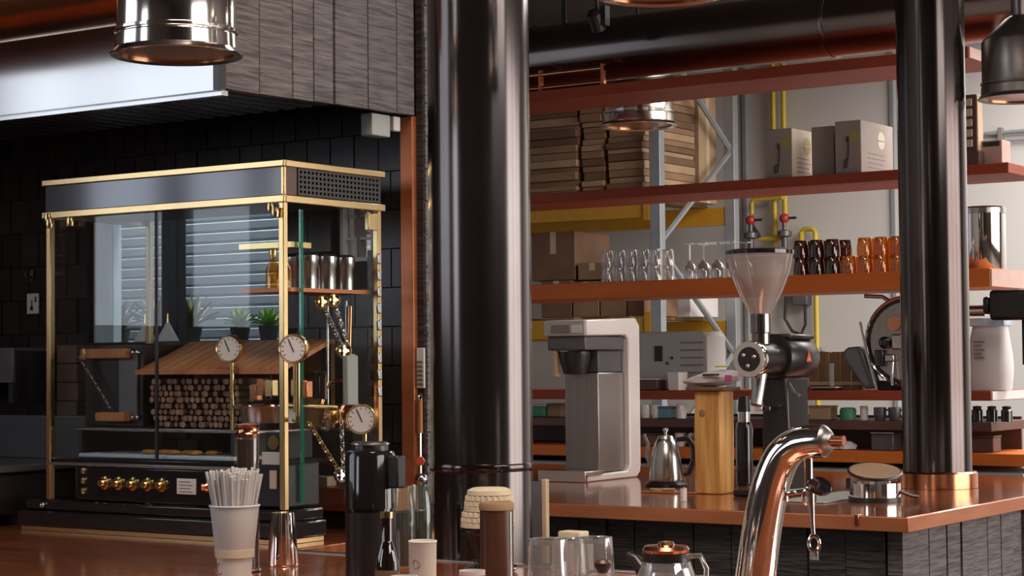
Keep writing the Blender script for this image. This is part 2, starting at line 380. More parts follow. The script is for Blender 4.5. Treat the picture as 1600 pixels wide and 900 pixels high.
for k in range(2):
    P(w2, 'pane', B().box(VX0+.012+k*(VX1-VX0)/2, VX0-.004+(k+1)*(VX1-VX0)/2, 4.232, 4.237, VZ0+.012, VZ1-.012), 'frosted')
for k in (1, 2): P(w2, 'glazing_bar', B().box(VX0, VX1, 4.22, 4.245, VZ0+k*.065-.003, VZ0+k*.065+.003), 'frame_white')

# ledge behind the cabinet
ldg = T('wall_ledge', 'narrow copper edged ledge on dark boards behind the brass cabinet', 'ledge', (-3.55, 4.1, 0))
P(ldg, 'top', B().box(-.42, .37, -.06, .085, 1.050, 1.112), 'copper_edge', .003)
for k in range(8): P(ldg, 'plank', B().box(-.42+.098*k, -.325+.098*k, -.03-random.uniform(0,.006), .08, 0.0, 1.049), 'char_dark')
ONE('beige_block', 'small beige block on the copper edged ledge behind the cabinet', 'block', B().box(-.03, .03, -.02, .02, 0, .028), 'carton_beige', (-3.4159, 4.08, 1.1125), 0, None, .003)

# ================================================================ COUNTERS
bar = T('bar_counter', 'near bar counter with polished copper top carrying the brass glass cabinet', 'counter', (-3, 3.1, 0))
P(bar, 'worktop', B().prism([(-2.95,-.40),(3.3,-.40),(3.3,.41),(-.08,.41),(-.08,1.06),(-2.95,1.06)], .95, 1.0, Matrix(((1,0,0,0),(0,0,1,0),(0,1,0,0),(0,0,0,1)))), 'copper_top', .004)
P(bar, 'back_rail', B().box(-.07, 3.3, .411, .43, .93, 1.004), 'steel', .002)
P(bar, 'base', B().box(-2.9, 3.25, -.33, .33, 0, .949).box(-2.9, -.12, .33, 1.02, 0, .949), 'char_dark')

isl = T('brew_counter', 'copper topped brewing counter clad in charred boards carrying the white brewer', 'counter', (-2.15, 5.12, 0))
P(isl, 'worktop', B().box(-2.9, 0, 0, 1.95, .962, 1.0), 'copper_top', .004)
P(isl, 'edge_strip', B().box(-2.9, .004, -.006, 0, .958, .999), 'copper_edge', .002)
P(isl, 'edge_strip', B().box(0, .006, -.006, 1.95, .958, .999), 'copper_edge', .002)
P(isl, 'body', B().box(-2.85, -.09, .1, 1.9, 0, .96), 'black_matte')
x = -2.85
while x < -.1:
    w = random.uniform(.085, .135); w = min(w, -.06 - x)
    P(isl, 'plank', B().box(x+.002, x+w-.002, .062-random.uniform(0,.014), .099, .02, .957), 'char_dark'); x += w  # front boards get the darker char: shade put into the colour
y = .065
while y < 1.88:
    w = random.uniform(.075, .14); w = min(w, 1.9 - y)
    P(isl, 'plank', B().box(-.089, -.052+random.uniform(0,.014), y+.002, y+w-.002, .02, .957), 'char_wood'); y += w  # side boards get the paler char: light from the right in the colour
# cut mark in the front copper edge
P(isl, 'edge_clip', B().box(-2.3061+2.15, -2.2922+2.15, -.014, .02, .975, 1.004), 'copper_bright', .002)

# ================================================================ COLUMNS
c1 = T('steel_column', 'thick blackened steel column standing right of the brass cabinet', 'column', (-2.573, 3.64, 0))
P(c1, 'shaft', B().lathe([(.119,0),(.119,CEIL1)], 64), 'black_steel')
P(c1, 'weld_ring', B().lathe([(.1195,1.20),(.121,1.203),(.121,1.215),(.1195,1.218)], 64), 'black_steel')
c2 = T('steel_column', 'blackened steel column rising from a copper collar on the brewing counter', 'column', (-2.555, 6.36, 1.0))
P(c2, 'shaft', B().lathe([(.118,.0),(.118,CEIL-1.0)], 64), 'black_steel')
P(c2, 'collar', B().shell([(.1185,.001),(.137,.001),(.137,.052),(.130,.058),(.1185,.058)], 64), 'copper_bright', label='bright copper collar')

# ================================================================ EXTRACTION HOOD
hd = T('extraction_hood', 'large steel extraction hood with a side of grey boards above the cabinet', 'hood', (-3.17, 3.4, 2.11))
P(hd, 'front_panel', B().box(-2.8, -.012, 0, .012, 0, .95), 'hood_steel')
P(hd, 'corner_strip', B().box(-.012, .008, -.004, .02, 0, .95), 'black_satin')
P(hd, 'lip', B().box(-2.8, -.0, .012, .035, -.012, .0), 'hood_steel')
ys = [.010, .147, .272, .354, .439, .577, .702, .782]
for i in range(7):
    g = .003 if i not in (3,) else .009
    P(hd, 'plank', B().box(-.02, .0+random.uniform(0,.004), ys[i]+.002, ys[i+1]-g, .005+.004*i*.5, .95), 'char_wood')
P(hd, 'inner_box', B().box(-2.8, -.021, .05, .78, .10, .95), 'black_matte')
P(hd, 'gutter', B().box(-2.8, -.03, .50, .53, .03, .10), 'black_matte')
for k in range(26):
    P(hd, 'baffle', B().box(-1.55+k*.058, -1.52+k*.058, .06, .50, .02, .06), 'black_satin')
P(hd, 'junction_box', B().box(-.06, -.021, .62, .70, -.05, .01), 'machine_grey', .003)
P(hd, 'junction_box', B().box(-.04, -.021, .715, .745, -.03, .01), 'white_matte', .003)

# ================================================================ DUCTS
d1 = T('air_duct', 'long round steel air duct under the ceiling above the shelving', 'duct', (-4.2, 7.80, 2.935))
RX = Matrix.Rotation(PI/2, 4, 'Y')
P(d1, 'pipe', B().lathe([(.15,-4.0),(.15,6.5)], 48, RX), 'duct_steel')
for xx in (-2.2, -.95, .62, 1.9, 3.0): P(d1, 'seam_ring', B().lathe([(.151,xx-.012),(.155,xx-.006),(.155,xx+.006),(.151,xx+.012)], 48, RX), 'duct_steel')
for xx in (-.8, 1.2): P(d1, 'hanger', B().box(xx-.012, xx+.012, -.003, .003, .15, .465), 'black_matte')
d2 = T('copper_duct', 'dark copper pipe running past the hood front at upper left', 'duct', (-4.6, 3.2, 2.375))
P(d2, 'pipe', B().lathe([(.12,-1.38),(.12,1.42)], 40, RX), 'copper_bright')
P(d2, 'seam_ring', B().lathe([(.121,.2),(.124,.205),(.124,.225),(.121,.23)], 40, RX), 'steel')
for xx in (-.9, .9): P(d2, 'hanger', B().box(xx-.01, xx+.01, -.003, .003, .12, 2.025), 'black_matte')
cpp = T('copper_pipes', 'thin copper pipes above the top shelf just right of the thick column', 'pipe', (0, 7.62, 2.7225))
for zz_ in (.03, .095): P(cpp, 'pipe', B().tube([(-5.4, 0, zz_), (-4.6623, 0, zz_)], .012, 14), 'copper_bright')
for xx in (-5.3, -5.0202, -4.6728): P(cpp, 'bracket', B().box(xx-.006, xx+.006, -.016, .016, .0, .115), 'copper_edge', .002)
# small track spotlight on the ceiling side of the duct
tk = T('track_spotlight', 'small black spotlight hanging near the ceiling left of the rear duct', 'spotlight', (-4.5656, 7.4, 2.98))
P(tk, 'stem', B().tube([(0,0,.06),(0,0,.42)], .008), 'black_matte'); P(tk, 'body', B().lathe([(.001,-.03),(.032,-.03),(.036,.05),(.02,.07),(.001,.07)], 20, TR(ax='X', ang=.5)), 'black_satin')
P(tk, 'bracket', B().box(.03, .055, -.02, .02, -.01, .08), 'black_matte')

# ================================================================ PENDANT LAMPS
def pendant(label, loc, R, outer, top):
    t = T('pendant_lamp', label, 'pendant lamp', loc, 0, 'industrial pendant lamps')
    s = R
    prof = [(.86*s,.02*s),(1.0*s,.0),(1.01*s,.015*s),(.93*s,.10*s),(.92*s,.30*s),(.90*s,.32*s),(.90*s,1.35*s),(.86*s,1.42*s),(.34*s,1.90*s),(.20*s,1.98*s),(.20*s,2.35*s),(.0001,2.36*s)]
    sd_ = P(t, 'shade', B().shell(prof, 56), outer)
    P(t, 'inner_shade', B().shell([(.86*s,.02*s),(.84*s,.9*s),(.001,1.0*s)], 48), 'copper_bright')
    P(t, 'cover_glass', B().lathe([(.001,.05*s),(.855*s,.05*s),(.855*s,.08*s),(.001,.08*s)], 48), 'lamp_glass')
    P(sd_, 'band', B().shell([(.921*s,.34*s),(.935*s,.35*s),(.935*s,.39*s),(.921*s,.40*s)], 56), outer)
    P(t, 'cord', B().tube([(0,0,2.34*s),(0,0,top-loc[2])], .008), 'black_matte')
    return t
pendant('shiny nickel pendant lamp hanging in front of the extraction hood', (-2.8201, 2.9000, 2.0929), .137, 'lamp_steel', CEIL1)
pendant('pendant lamp whose rim just dips into the top edge right of the thick column', (-1.9175, 3.3600, 2.1881), .137, 'lamp_steel', CEIL1)
pendant('chrome pendant lamp hanging behind the top shelf before the cardboard stack', (-4.9118, 8.3500, 2.6305), .195, 'lamp_steel', CEIL)
pendant('dark grey pendant lamp cut by the right edge of the picture', (-2.2801, 6.5000, 2.3468), .148, 'lamp_dark', CEIL)

# ================================================================ BRASS GLASS CABINET (front face y=3.63, right face x=-3.17)
CX0, CX1, CY0, CY1 = -4.03, -3.165, 3.63, 4.03
cab = T('glass_cabinet', 'tall glass cabinet with brass edges and dark fascia on the near bar', 'cabinet', (0, 0, 0))
P(cab, 'plinth', B().box(CX0-.09, CX1+.012, CY0-.02, CY0+.15, 1.012, 1.055), 'black_gloss', .006)
P(cab, 'plinth_step', B().box(CX0-.07, CX1+.006, CY0-.008, CY0+.145, 1.055, 1.085), 'black_gloss', .006)
P(cab, 'plinth_foot', B().box(CX0-.075, CX1+.004, CY0-.016, CY0+.145, 1.001, 1.012), 'brass')
P(cab, 'step_stud', B().ball(.009, TR(-4.0248, CY0-.012, 1.07)), 'steel')
def post(x, y, z0, z1, r=.0085): P(cab, 'post', B().box(x-r, x+r, y-r, y+r, z0, z1), 'brass', .002)
post(CX0+.012, CY0+.010, 1.085, 1.872); post(CX1-.010, CY0+.010, 1.085, 1.872); post(CX0+.012, CY1-.012, 1.001, 1.872); post(CX1-.010, CY1-.012, 1.001, 1.872)
for (x, y, z) in ((CX0+.02, CY0-.006, 1.855), (CX0+.03, CY0-.01, 1.838), (-3.9227, CY0-.006, 1.84), (CX1-.035, CY0-.008, 1.84), (CX1-.02, CY0-.008, 1.828)):
    P(cab, 'clamp', B().lathe([(.0001,-.012),(.009,-.012),(.011,0),(.009,.012),(.0001,.012)], 14, TR(x, y, z)), 'brass')
P(cab, 'side_clamp', B().box(CX1-.006, CX1+.008, CY1-.07, CY1-.03, 1.80, 1.845), 'brass', .002)
# head: fascia between two brass bands
P(cab, 'head_body', B().box(CX0+.006, CX1-.006, CY0+.008, CY1, 1.868, 1.945), 'black_satin')
P(cab, 'fascia', B().box(CX0+.004, CX1-.004, CY0, CY0+.008, 1.872, 1.942), 'slate')
def band(z0, z1, o):
    P(cab, 'brass_band', B().box(CX0-o, CX1+o, CY0-o, CY0+.004, z0, z1), 'brass', .002)
    P(cab, 'brass_band', B().box(CX1-.004, CX1+o, CY0+.004, CY1+o, z0, z1), 'brass', .002)
    P(cab, 'brass_band', B().box(CX0-o, CX0+.004, CY0+.004, CY1+o, z0, z1), 'brass', .002)
band(1.853, 1.872, .006); band(1.943, 1.960, .006)
P(cab, 'lid', B().box(CX0, CX1, CY0, CY1, 1.945, 1.955), 'black_satin')
gb = B()
for k in range(22): gb.box(CX1-.004, CX1+.001, CY0+.055+k*.0155, CY0+.062+k*.0155, 1.875, 1.940)
for k in range(6): gb.box(CX1-.004, CX1+.0015, CY0+.055, CY0+.388, 1.8745+k*.0125, 1.8800+k*.0125)
P(cab, 'grille', gb, 'black_satin', label='black perforated side grille')
P(cab, 'grille_backing', B().box(CX1-.007, CX1-.004, CY0+.055, CY0+.388, 1.875, 1.94), 'steel')
P(cab, 'grille_end', B().box(CX1-.004, CX1+.001, CY0+.006, CY0+.05, 1.873, 1.943), 'brown_leather')
P(cab, 'corner_cap', B().box(CX1-.006, CX1+.004, CY0-.003, CY0+.008, 1.872, 1.943), 'brass', .002)
# glass
P(cab, 'pane', B().box(CX0+.022, -3.618, CY0+.010, CY0+.014, 1.20, 1.868), 'pane'); P(cab, 'pane', B().box(-3.614, CX1-.02, CY0+.010, CY0+.014, 1.20, 1.868), 'pane')
P(cab, 'pane', B().box(CX1-.012, CX1-.008, CY0+.02, CY1-.02, 1.087, 1.868), 'pane')
P(cab, 'pane', B().box(CX0+.008, CX0+.012, CY0+.02, CY1-.02, 1.087, 1.868), 'pane')
P(cab, 'glass_edge', B().box(CX1-.014, CX1-.008, 3.7048, 3.7147, 1.10, 1.84), 'green_edge', label='green glass edge')
P(cab, 'pane_joint', B().box(-3.619, -3.613, CY0+.008, CY0+.016, 1.20, 1.868), 'black_matte')
# deck and control panel
P(cab, 'deck', B().box(CX0+.022, -3.335, CY0+.005, CY1-.02, 1.185, 1.20), 'black_gloss', .003)
P(cab, 'deck_rail', B().box(CX0+.022, -3.335, CY0-.004, CY0+.005, 1.180, 1.188), 'steel', .001)
P(cab, 'tray', B().box(-3.93, -3.36, CY0+.03, CY0+.20, 1.201, 1.212), 'shutter', .003)
P(cab, 'upper_shelf', B().box(-3.975, -3.30, CY0+.055, CY1-.03, 1.272, 1.281), 'steel', .002)
for x in (-3.96, -3.40): P(cab, 'shelf_bracket', B().box(x, x+.012, CY0+.06, CY1-.03, 1.20, 1.272), 'black_matte')
cp = P(cab, 'control_panel', B().box(-3.905, -3.335, CY0-.004, CY0+.02, 1.088, 1.179), 'black_gloss', .004)
for px in (-3.791, -3.740, -3.687, -3.633, -3.581):
    P(cp, 'knob', B().lathe([(.0001,0),(.017,0),(.018,.004),(.012,.007),(.012,.016),(.009,.020),(.0001,.020)], 20, AIM((px, CY0-.004, 1.137), (0,-1,0))), 'gold')
for z in (1.113, 1.141, 1.167): P(cp, 'stud', B().lathe([(.0001,0),(.009,0),(.008,.008),(.0001,.009)], 14, AIM((-3.869, CY0-.004, z), (0,-1,0))), 'brass')
P(cp, 'rating_plate', B().box(-3.526, -3.461, CY0-.007, CY0-.004, 1.116, 1.156), 'white_matte')
pl = B()
for k in range(4): pl.box(-3.518, -3.470-.008*(k%2), CY0-.0074, CY0-.007, 1.121+k*.0085, 1.1235+k*.0085)
P(cp, 'plate_print', pl, 'print_grey')
P(cp, 'valve', B().lathe([(.0001,0),(.012,0),(.014,.012),(.008,.02),(.0001,.022)], 16, AIM((-3.420, CY0-.004, 1.137), (0,-1,0))), 'copper_bright')
# fittings at the right of the panel
P(cab, 'pump_housing', B().box(-3.325, -3.185, CY0+.03, CY0+.16, 1.087, 1.20), 'black_satin', .006)
P(cab, 'terminal_plate', B().box(-3.262, -3.190, CY0+.024, CY0+.03, 1.196, 1.228), 'white_matte', .002)
P(cab, 'side_plate', B().box(-3.237, -3.214, CY0+.024, CY0+.03, 1.135, 1.182), 'carton_beige', .002)
P(cab, 'dial_plate', B().lathe([(.0001,0),(.018,0),(.018,.006),(.0001,.006)], 20, AIM((-3.222, CY0+.028, 1.252), (0,-1,0))), 'gold')
P(cab, 'dial_bracket', B().box(-3.252, -3.192, CY0+.028, CY0+.04, 1.228, 1.278), 'black_satin')
P(cab, 'filter_can', B().lathe([(.0001,1.088),(.026,1.088),(.026,1.175),(.022,1.182),(.0001,1.182)], 24, TR(-3.215, CY0+.09, 0)), 'brass')
# brass pipework and pressure gauges
def gauge(parent, p, d, r, facecol='white_matte'):
    g = P(parent, 'gauge', B().lathe([(.0001,0),(.72*r,0),(r,.012),(r,.028),(.94*r,.034),(.86*r,.030),(.0001,.030)], 32, AIM(p, d)), 'brass', label='round brass pressure gauge')
    P(g, 'dial', B().lathe([(.0001,.0305),(.84*r,.0305),(.84*r,.0315),(.0001,.0315)], 32, AIM(p, d)), facecol)
    m = AIM(p, d)
    nb = B()
    for k in range(11):
        a = -2.2 + 4.4*k/10
        nb.box(-.02*r, .02*r, .62*r, .78*r, .0316, .0322, m @ Matrix.Rotation(a, 4, 'Z'))
    P(g, 'tick_marks', nb, 'print_dark')
    P(g, 'needle', B().box(-.03*r, .03*r, -.2*r, .66*r, .0322, .0334, m @ Matrix.Rotation(.4, 4, 'Z')), 'print_dark')
    return g
gauge(cab, (-3.386, 3.686, 1.489), (.35, -1, 0), .036)
P(cab, 'gauge_stem', B().tube([(-3.386,3.681,1.455),(-3.386,3.681,1.2815)], .006), 'brass')
gauge(cab, (-3.112, 3.615, 1.486), (.45, -1, 0), .037)
P(cab, 'gauge_stem', B().tube([(-3.112,3.62,1.452),(-3.112,3.62,1.32),(-3.13,3.64,1.31),(-3.16,3.66,1.31)], .006), 'brass')
P(cab, 'gauge_stem', B().tube([(-3.125,3.625,1.452),(-3.125,3.625,1.33)], .005), 'brass')
gauge(cab, (-3.135, 3.90, 1.305), (.55, -.8, 0), .040)
P(cab, 'gauge_stem', B().tube([(-3.13,3.905,1.27),(-3.13,3.905,1.24),(-3.16,3.91,1.23)], .006), 'brass')
P(cab, 'manifold', B().tube([(-3.1900, 3.6487, 1.3464), (-3.1900, 3.8588, 1.3348)], .008), 'brass')
for px in (400, 412, 425, 467, 480): 
    P(cab, 'valve_block', B().box(-.013, .013, -.013, .013, -.022, .022, TR(*(-3.3392, 3.7200, 1.3735)) @ TR((px-400)*.0021, 0, (px % 7)*.003)), 'brass' if px % 2 else 'copper_bright', .003)
for px in (420, 437, 497, 508):
    P(cab, 'lever', B().lathe([(.0001,-.035),(.010,-.032),(.008,.02),(.012,.035),(.0001,.038)], 14, TR(*(-3.3351, 3.7650, 1.4142)) @ TR((px-420)*.0021, .0, -.022)), 'black_satin')
for px, py in ((505,465),(521,463)):
    pass
wheelA = (-3.2050, 3.8251, 1.6183); wheelB = (-3.2050, 3.8716, 1.6243); gearC = (-3.2050, 3.9124, 1.4825); gearD = (-3.2050, 3.8664, 1.3129); anchE = (-3.2050, 3.8990, 1.1585)
def wheel(p, r, mt):
    P(cab, 'chain_wheel', B().torus(r*.8, r*.22, AIM(p, (1,-.35,0)), 20).lathe([(.0001,-.008),(r*.3,-.008),(r*.3,.008),(.0001,.008)], 14, AIM(p, (1,-.35,0))).box(-r*.75, r*.75, -.003, .003, -.003, .003, AIM(p, (1,-.35,0))).box(-.003, .003, -r*.75, r*.75, -.003, .003, AIM(p, (1,-.35,0))), mt)
wheelA = (wheelA[0], wheelA[1], wheelA[2]-.009); wheelB = (wheelB[0], wheelB[1], wheelB[2]-.009)
wheel(wheelA, .020, 'gold'); wheel(wheelB, .020, 'gold'); wheel(gearC, .024, 'brass'); wheel(gearD, .024, 'brass'); wheel(anchE, .022, 'steel')
def chain(parent, a, b, link_len=.016, r=.0022, mt='steel'):
    a, b = Vector(a), Vector(b); n = max(2, int((b-a).length/(link_len*.75))); cb_ = B()
    for k in range(n):
        p = a + (b-a)*((k+.5)/n)
        cb_.torus(link_len*.5, r, AIM(p, (b-a)) @ Matrix.Rotation(PI/2*(k % 2), 4, 'Z') @ Matrix.Rotation(PI/2, 4, 'X'), 10, 5, .62) if False else cb_.torus(link_len*.5, r, Matrix.Translation(p) @ (b-a).to_track_quat('X','Z').to_matrix().to_4x4() @ Matrix.Rotation(PI/2*(k % 2), 4, 'X'), 10, 5, .55)
    return P(parent, 'chain', cb_, mt)
chain(cab, wheelA, gearC, .020, .003); chain(cab, wheelB, Vector(gearC)+Vector((0,.02,.01)), .020, .003)
chain(cab, (-3.2050, 3.7692, 1.2993), anchE, .020, .003, 'brass'); chain(cab, (-3.2050, 3.9003, 1.3036), Vector(anchE)+Vector((0,.01,.0)), .020, .003)
for px in (511, 541): P(cab, 'guide_rod', B().tube([(-3.2150, 3.8602, 1.6126), (-3.2150, 3.8579, 1.3297)] if px == 511 else [(-3.2150, 3.9364, 1.6142), (-3.2150, 3.9352, 1.4876)], .003), 'steel')
# chain of flat plates down the rear post
for k in range(9):
    P(cab, 'plate_link', B().box(CX1-.001, CX1+.006, CY1-.03, CY1-.012, 1.36+k*.044, 1.388+k*.044), 'steel', .003)
# upper side shelf with steel canisters and bottles
P(cab, 'side_shelf', B().box(-3.36, -3.185, CY0+.05, CY1-.03, 1.632, 1.642), 'copper_edge')
P(cab, 'side_shelf', B().box(-3.36, -3.185, CY0+.05, CY0+.13, 1.744, 1.758), 'brass')
P(cab, 'boiler', B().lathe([(.0001,0),(.038,0),(.042,.006),(.042,.066),(.034,.078),(.012,.082),(.012,.10),(.0001,.10)], 28, TR(-3.226, 3.955, 1.2815) @ Matrix.Scale(.8, 4)), 'copper_bright')
P(cab, 'boiler_pipe', B().tube([(-3.226,3.955,1.36),(-3.226,3.95,1.39),(-3.222,3.92,1.405),(-3.215,3.86,1.40),(-3.215,3.83,1.34)], .006, 10), 'copper_bright')
P(cab, 'boiler_pipe', B().tube([(-3.225,3.84,1.30),(-3.205,3.88,1.31),(-3.205,3.93,1.36),(-3.205,3.94,1.60)], .006, 10), 'copper_bright')
P(cab, 'boiler_bracket', B().box(-3.299, -3.185, 3.92, 3.995, 1.272, 1.281), 'steel')
P(cab, 'manifold_cap', B().lathe([(.0001,0),(.020,0),(.022,.008),(.014,.02),(.0001,.022)], 20, AIM((-3.21, 3.86, 1.315), (1,-.4,0))), 'gold')
P(cab, 'pipe_clip', B().box(-3.215, -3.195, 3.93, 3.95, 1.46, 1.475), 'brass', .002)
P(cab, 'switch_box', B().box(-3.20, -3.182, CY1-.13, CY1-.085, 1.34, 1.47), 'machine_grey', .003)
can = tag(link('steel_canister', B().lathe([(.0001,0),(.026,0),(.026,.055),(.029,.06),(.029,.085),(.022,.092),(.0001,.092)], 24).mesh('steel_canister'), 'steel', None, (-3.225, 3.79, 1.643)), 'small steel canister on the upper side shelf of the cabinet', 'canister', 'canisters in the cabinet')
for (x, y) in ((-3.225, 3.865), (-3.225, 3.94), (-3.30, 3.83), (-3.30, 3.91)): DUP(can, (x, y, 1.643))
bt = T('amber_bottle', 'little amber bottle on the brass shelf inside the cabinet side', 'bottle', (-3.225, 3.70, 1.643), 0, 'amber bottles in the cabinet')
P(bt, 'glass', B().lathe([(.0001,0),(.019,0),(.019,.05),(.008,.07),(.008,.085),(.0001,.085)], 18), 'amber'); P(bt, 'cap', B().lathe([(.0001,.085),(.010,.085),(.010,.098),(.0001,.098)], 14), 'gold')
DUP(bt, (-3.275, 3.715, 1.643)); 

# ---- firewood hearth inside the cabinet
hr = T('firewood_rack', 'slatted orange wood canopy over the firewood inside the cabinet', 'rack', (0,0,0))
A0, A1 = (-3.7411, 1.4382), (-3.8843, 1.5131)
for k in range(14):
    f0, f1 = k/14, (k+1)/14
    bx0, bx1 = A0[0] + (-3.235-A0[0])*f0, A0[0] + (-3.235-A0[0])*f1
    P(hr, 'plank', B().add([(bx0+.001,3.70,A0[1]),(bx1-.003,3.70,A0[1]),(bx1-.003,3.90,A1[1]),(bx0+.001,3.90,A1[1]),(bx0+.001,3.70,A0[1]-.012),(bx1-.003,3.70,A0[1]-.012),(bx1-.003,3.90,A1[1]-.012),(bx0+.001,3.90,A1[1]-.012)],
      [(0,1,2,3),(7,6,5,4),(0,4,5,1),(1,5,6,2),(2,6,7,3),(3,7,4,0)]), ('orange_wood', 'orange_wood_light')[(k*5 % 7) % 2])
P(hr, 'rear_board', B().box(A0[0], -3.235, 3.90, 3.912, 1.282, A1[1]), 'ochre_wood')
P(hr, 'front_rail', B().box(A0[0]-.005, -3.235, 3.692, 3.70, A0[1]-.014, A0[1]-.002), 'copper_edge')
for x in (A0[0]+.004, -3.245): P(hr, 'leg', B().box(x-.006, x+.006, 3.88, 3.90, 1.282, A1[1]-.01), 'black_matte')
logm = B().tube([(0,0,0),(0,.075,.0),(0,.15,0)], [.0088,.0092,.0088], 7).mesh('firewood_stick')
logm.materials.append(M['bark']); logm.materials.append(M['log_wood'])
for pg in logm.polygons:
    if len(pg.vertices) > 4: pg.material_index = 1
nl = 0
for r in range(8):
    for c in range(19):
        x = -3.722 + c*.0186 + (r % 2)*.0093; z = 1.2915 + r*.0162
        if x > -3.392: continue
        if r < 7 and x < -3.722 + .003*(7-r): continue
        o = bpy.data.objects.new('firewood_stick', logm); COL.objects.link(o)
        o.location = (x + random.uniform(-.001,.001), 3.708 + random.uniform(0,.02), z); s = random.uniform(.82, .97); o.scale = (s, 1, s)
        o.rotation_euler = (0, random.uniform(0, 6), 0)
        tag(o, 'thin firewood stick in the pile under the slatted canopy', 'firewood', 'firewood sticks in the cabinet'); nl += 1
# black iron firebox at the left with wooden handles and a chain
fb = T('firebox', 'black iron firebox with wooden handles left of the firewood', 'firebox', (0,0,0))
P(fb, 'body', B().box(-3.985, -3.76, 3.735, 3.90, 1.282, 1.508), 'black_satin', .004)
P(fb, 'door', B().box(-3.845, -3.775, 3.727, 3.735, 1.30, 1.49), 'panel_grey', .002)
P(fb, 'handle', B().box(-3.945, -3.80, 3.70, 3.734, 1.468, 1.496), 'orange_wood', .004); P(fb, 'handle', B().box(-3.91, -3.80, 3.70, 3.734, 1.297, 1.322), 'orange_wood', .004)
P(fb, 'ferrule', B().box(-3.968, -3.945, 3.698, 3.733, 1.466, 1.498), 'brass', .003)
for x, z in ((-3.788,1.484),(-3.77,1.484),(-3.79,1.308),(-3.77,1.308)): P(fb, 'bolt', B().lathe([(.0001,0),(.006,0),(.005,.006),(.0001,.007)], 10, AIM((x, 3.727, z), (0,-1,0))), 'steel')
chain(fb, (-3.972,3.70,1.475), (-3.872,3.72,1.335), .014, .0018)
pier = T('brick_pier', 'small stacked brick pier seen through the left glass of the cabinet', 'brick pier', (-4.415, 4.11, 1.0005))
for k in range(9): P(pier, 'brick', B().box(-.045, .045+random.uniform(-.003,.003), -.045, .045, k*.057+.0005, k*.057+.0555), 'brick', .003)
# wide steel pan on the brass burner
pan = T('steel_pan', 'wide round steel pan beside the firewood in the cabinet', 'pan', (-3.305, 3.745, 1.2815))
P(pan, 'bowl', B().shell([(.0001,.0),(.062,.0),(.080,.018),(.085,.056),(.087,.060),(.087,.063),(.082,.062),(.076,.022),(.06,.006),(.0001,.006)], 40), 'steel')
P(pan, 'rim', B().torus(.0855, .004, TR(0,0,.061), 40), 'chrome')
# pastries on the tray
ps = B()
pm = B().lathe([(.0001,0),(.017,.001),(.021,.006),(.015,.012),(.0001,.014)], 14, None, lambda i,k,n: .12*math.sin(k*2.1+i)).mesh('pastry')
for i, (x, y) in enumerate(((-3.70,3.70),(-3.655,3.715),(-3.61,3.70),(-3.57,3.72),(-3.53,3.70),(-3.49,3.725))):
    o = link('pastry', pm, 'pastry', None, (x, y, 1.2125), i*1.3); tag(o, 'small golden pastry on the steel tray in the cabinet', 'pastry', 'pastries on the tray'); o.scale = (1.2, .9, .9)

# ---- sill plants and cones, solid stand-ins for reflections in the glass
def agave(name, label, loc, n, L, mt, pot=True, up_=.9, group=None):
    t = T(name, label, 'plant', loc, 0, group)
    if pot: P(t, 'pot', B().lathe([(.0001,0),(.024,0),(.032,.045),(.029,.045),(.026,.036),(.0001,.036)], 20), 'pot_dark')
    for k in range(n):
        a = 2.399*k; tilt = .25 + .95*(k/n); ln = L*(1-.25*(k/n))
        w = .015
        pts = []
        for j in range(6):
            f = j/5; rad = ln*f*math.sin(tilt*(.55+.45*f)); h = ln*f*math.cos(tilt*(.55+.45*f))*up_
            pts.append((rad, h, w*(1-f)**.7*(.55+1.2*min(f*2,.45))+.0006))
        vs = []; fs = []
        for (rad, h, ww) in pts:
            for s, dz in ((-1,.003),(0,-.002),(1,.003)):
                vs.append((rad*math.cos(a)-s*ww*math.sin(a), rad*math.sin(a)+s*ww*math.cos(a), .036*pot+h+dz))
        for j in range(5):
            for q in range(2): fs.append((j*3+q, j*3+q+1, j*3+q+4, j*3+q+3))
        P(t, 'leaf', B().add(vs, fs), mt)
    return t
SZ = WZ0 - .001
agave('potted_agave', 'reflected dark green potted agave at the left end of the window sill', (-4.4794, 4.35, SZ), 18, .115, 'leaf_dark', group='reflected sill plants')
agave('potted_agave', 'reflected olive potted agave standing between the two white cones on the sill', (-4.3311, 4.36, SZ), 18, .14, 'leaf_yellow', group='reflected sill plants')
agave('potted_agave', 'reflected yellow-green potted agave right of the window mullion', (-4.177, 4.36, SZ), 22, .13, 'leaf_yellow', group='reflected sill plants')
agave('potted_herb', 'reflected bright green bushy herb at the right end of the window sill', (-3.9593, 4.34, SZ), 26, .075, 'leaf_green', group='reflected sill plants')
agave('potted_herb', 'reflected bright green leafy herb nearest the cabinet corner post', (-3.8437, 4.34, SZ), 26, .07, 'leaf_green', group='reflected sill plants')
for px, lb in ((227, 'reflected white ceramic cone on the sill left of the window mullion'), (274, 'reflected white ceramic cone on the sill right of the window mullion')):
    t = T('ceramic_cone', lb, 'cone', (-4.1881 + (px-227)*.0020, 4.17, SZ))
    P(t, 'cone', B().lathe([(.0001,0),(.033,0),(.034,.003),(.006,.056),(.0001,.058)], 24), 'white_matte'); P(t, 'tip', B().tube([(0,0,.055),(0,0,.085)], [.004,.002], 8), 'brass')

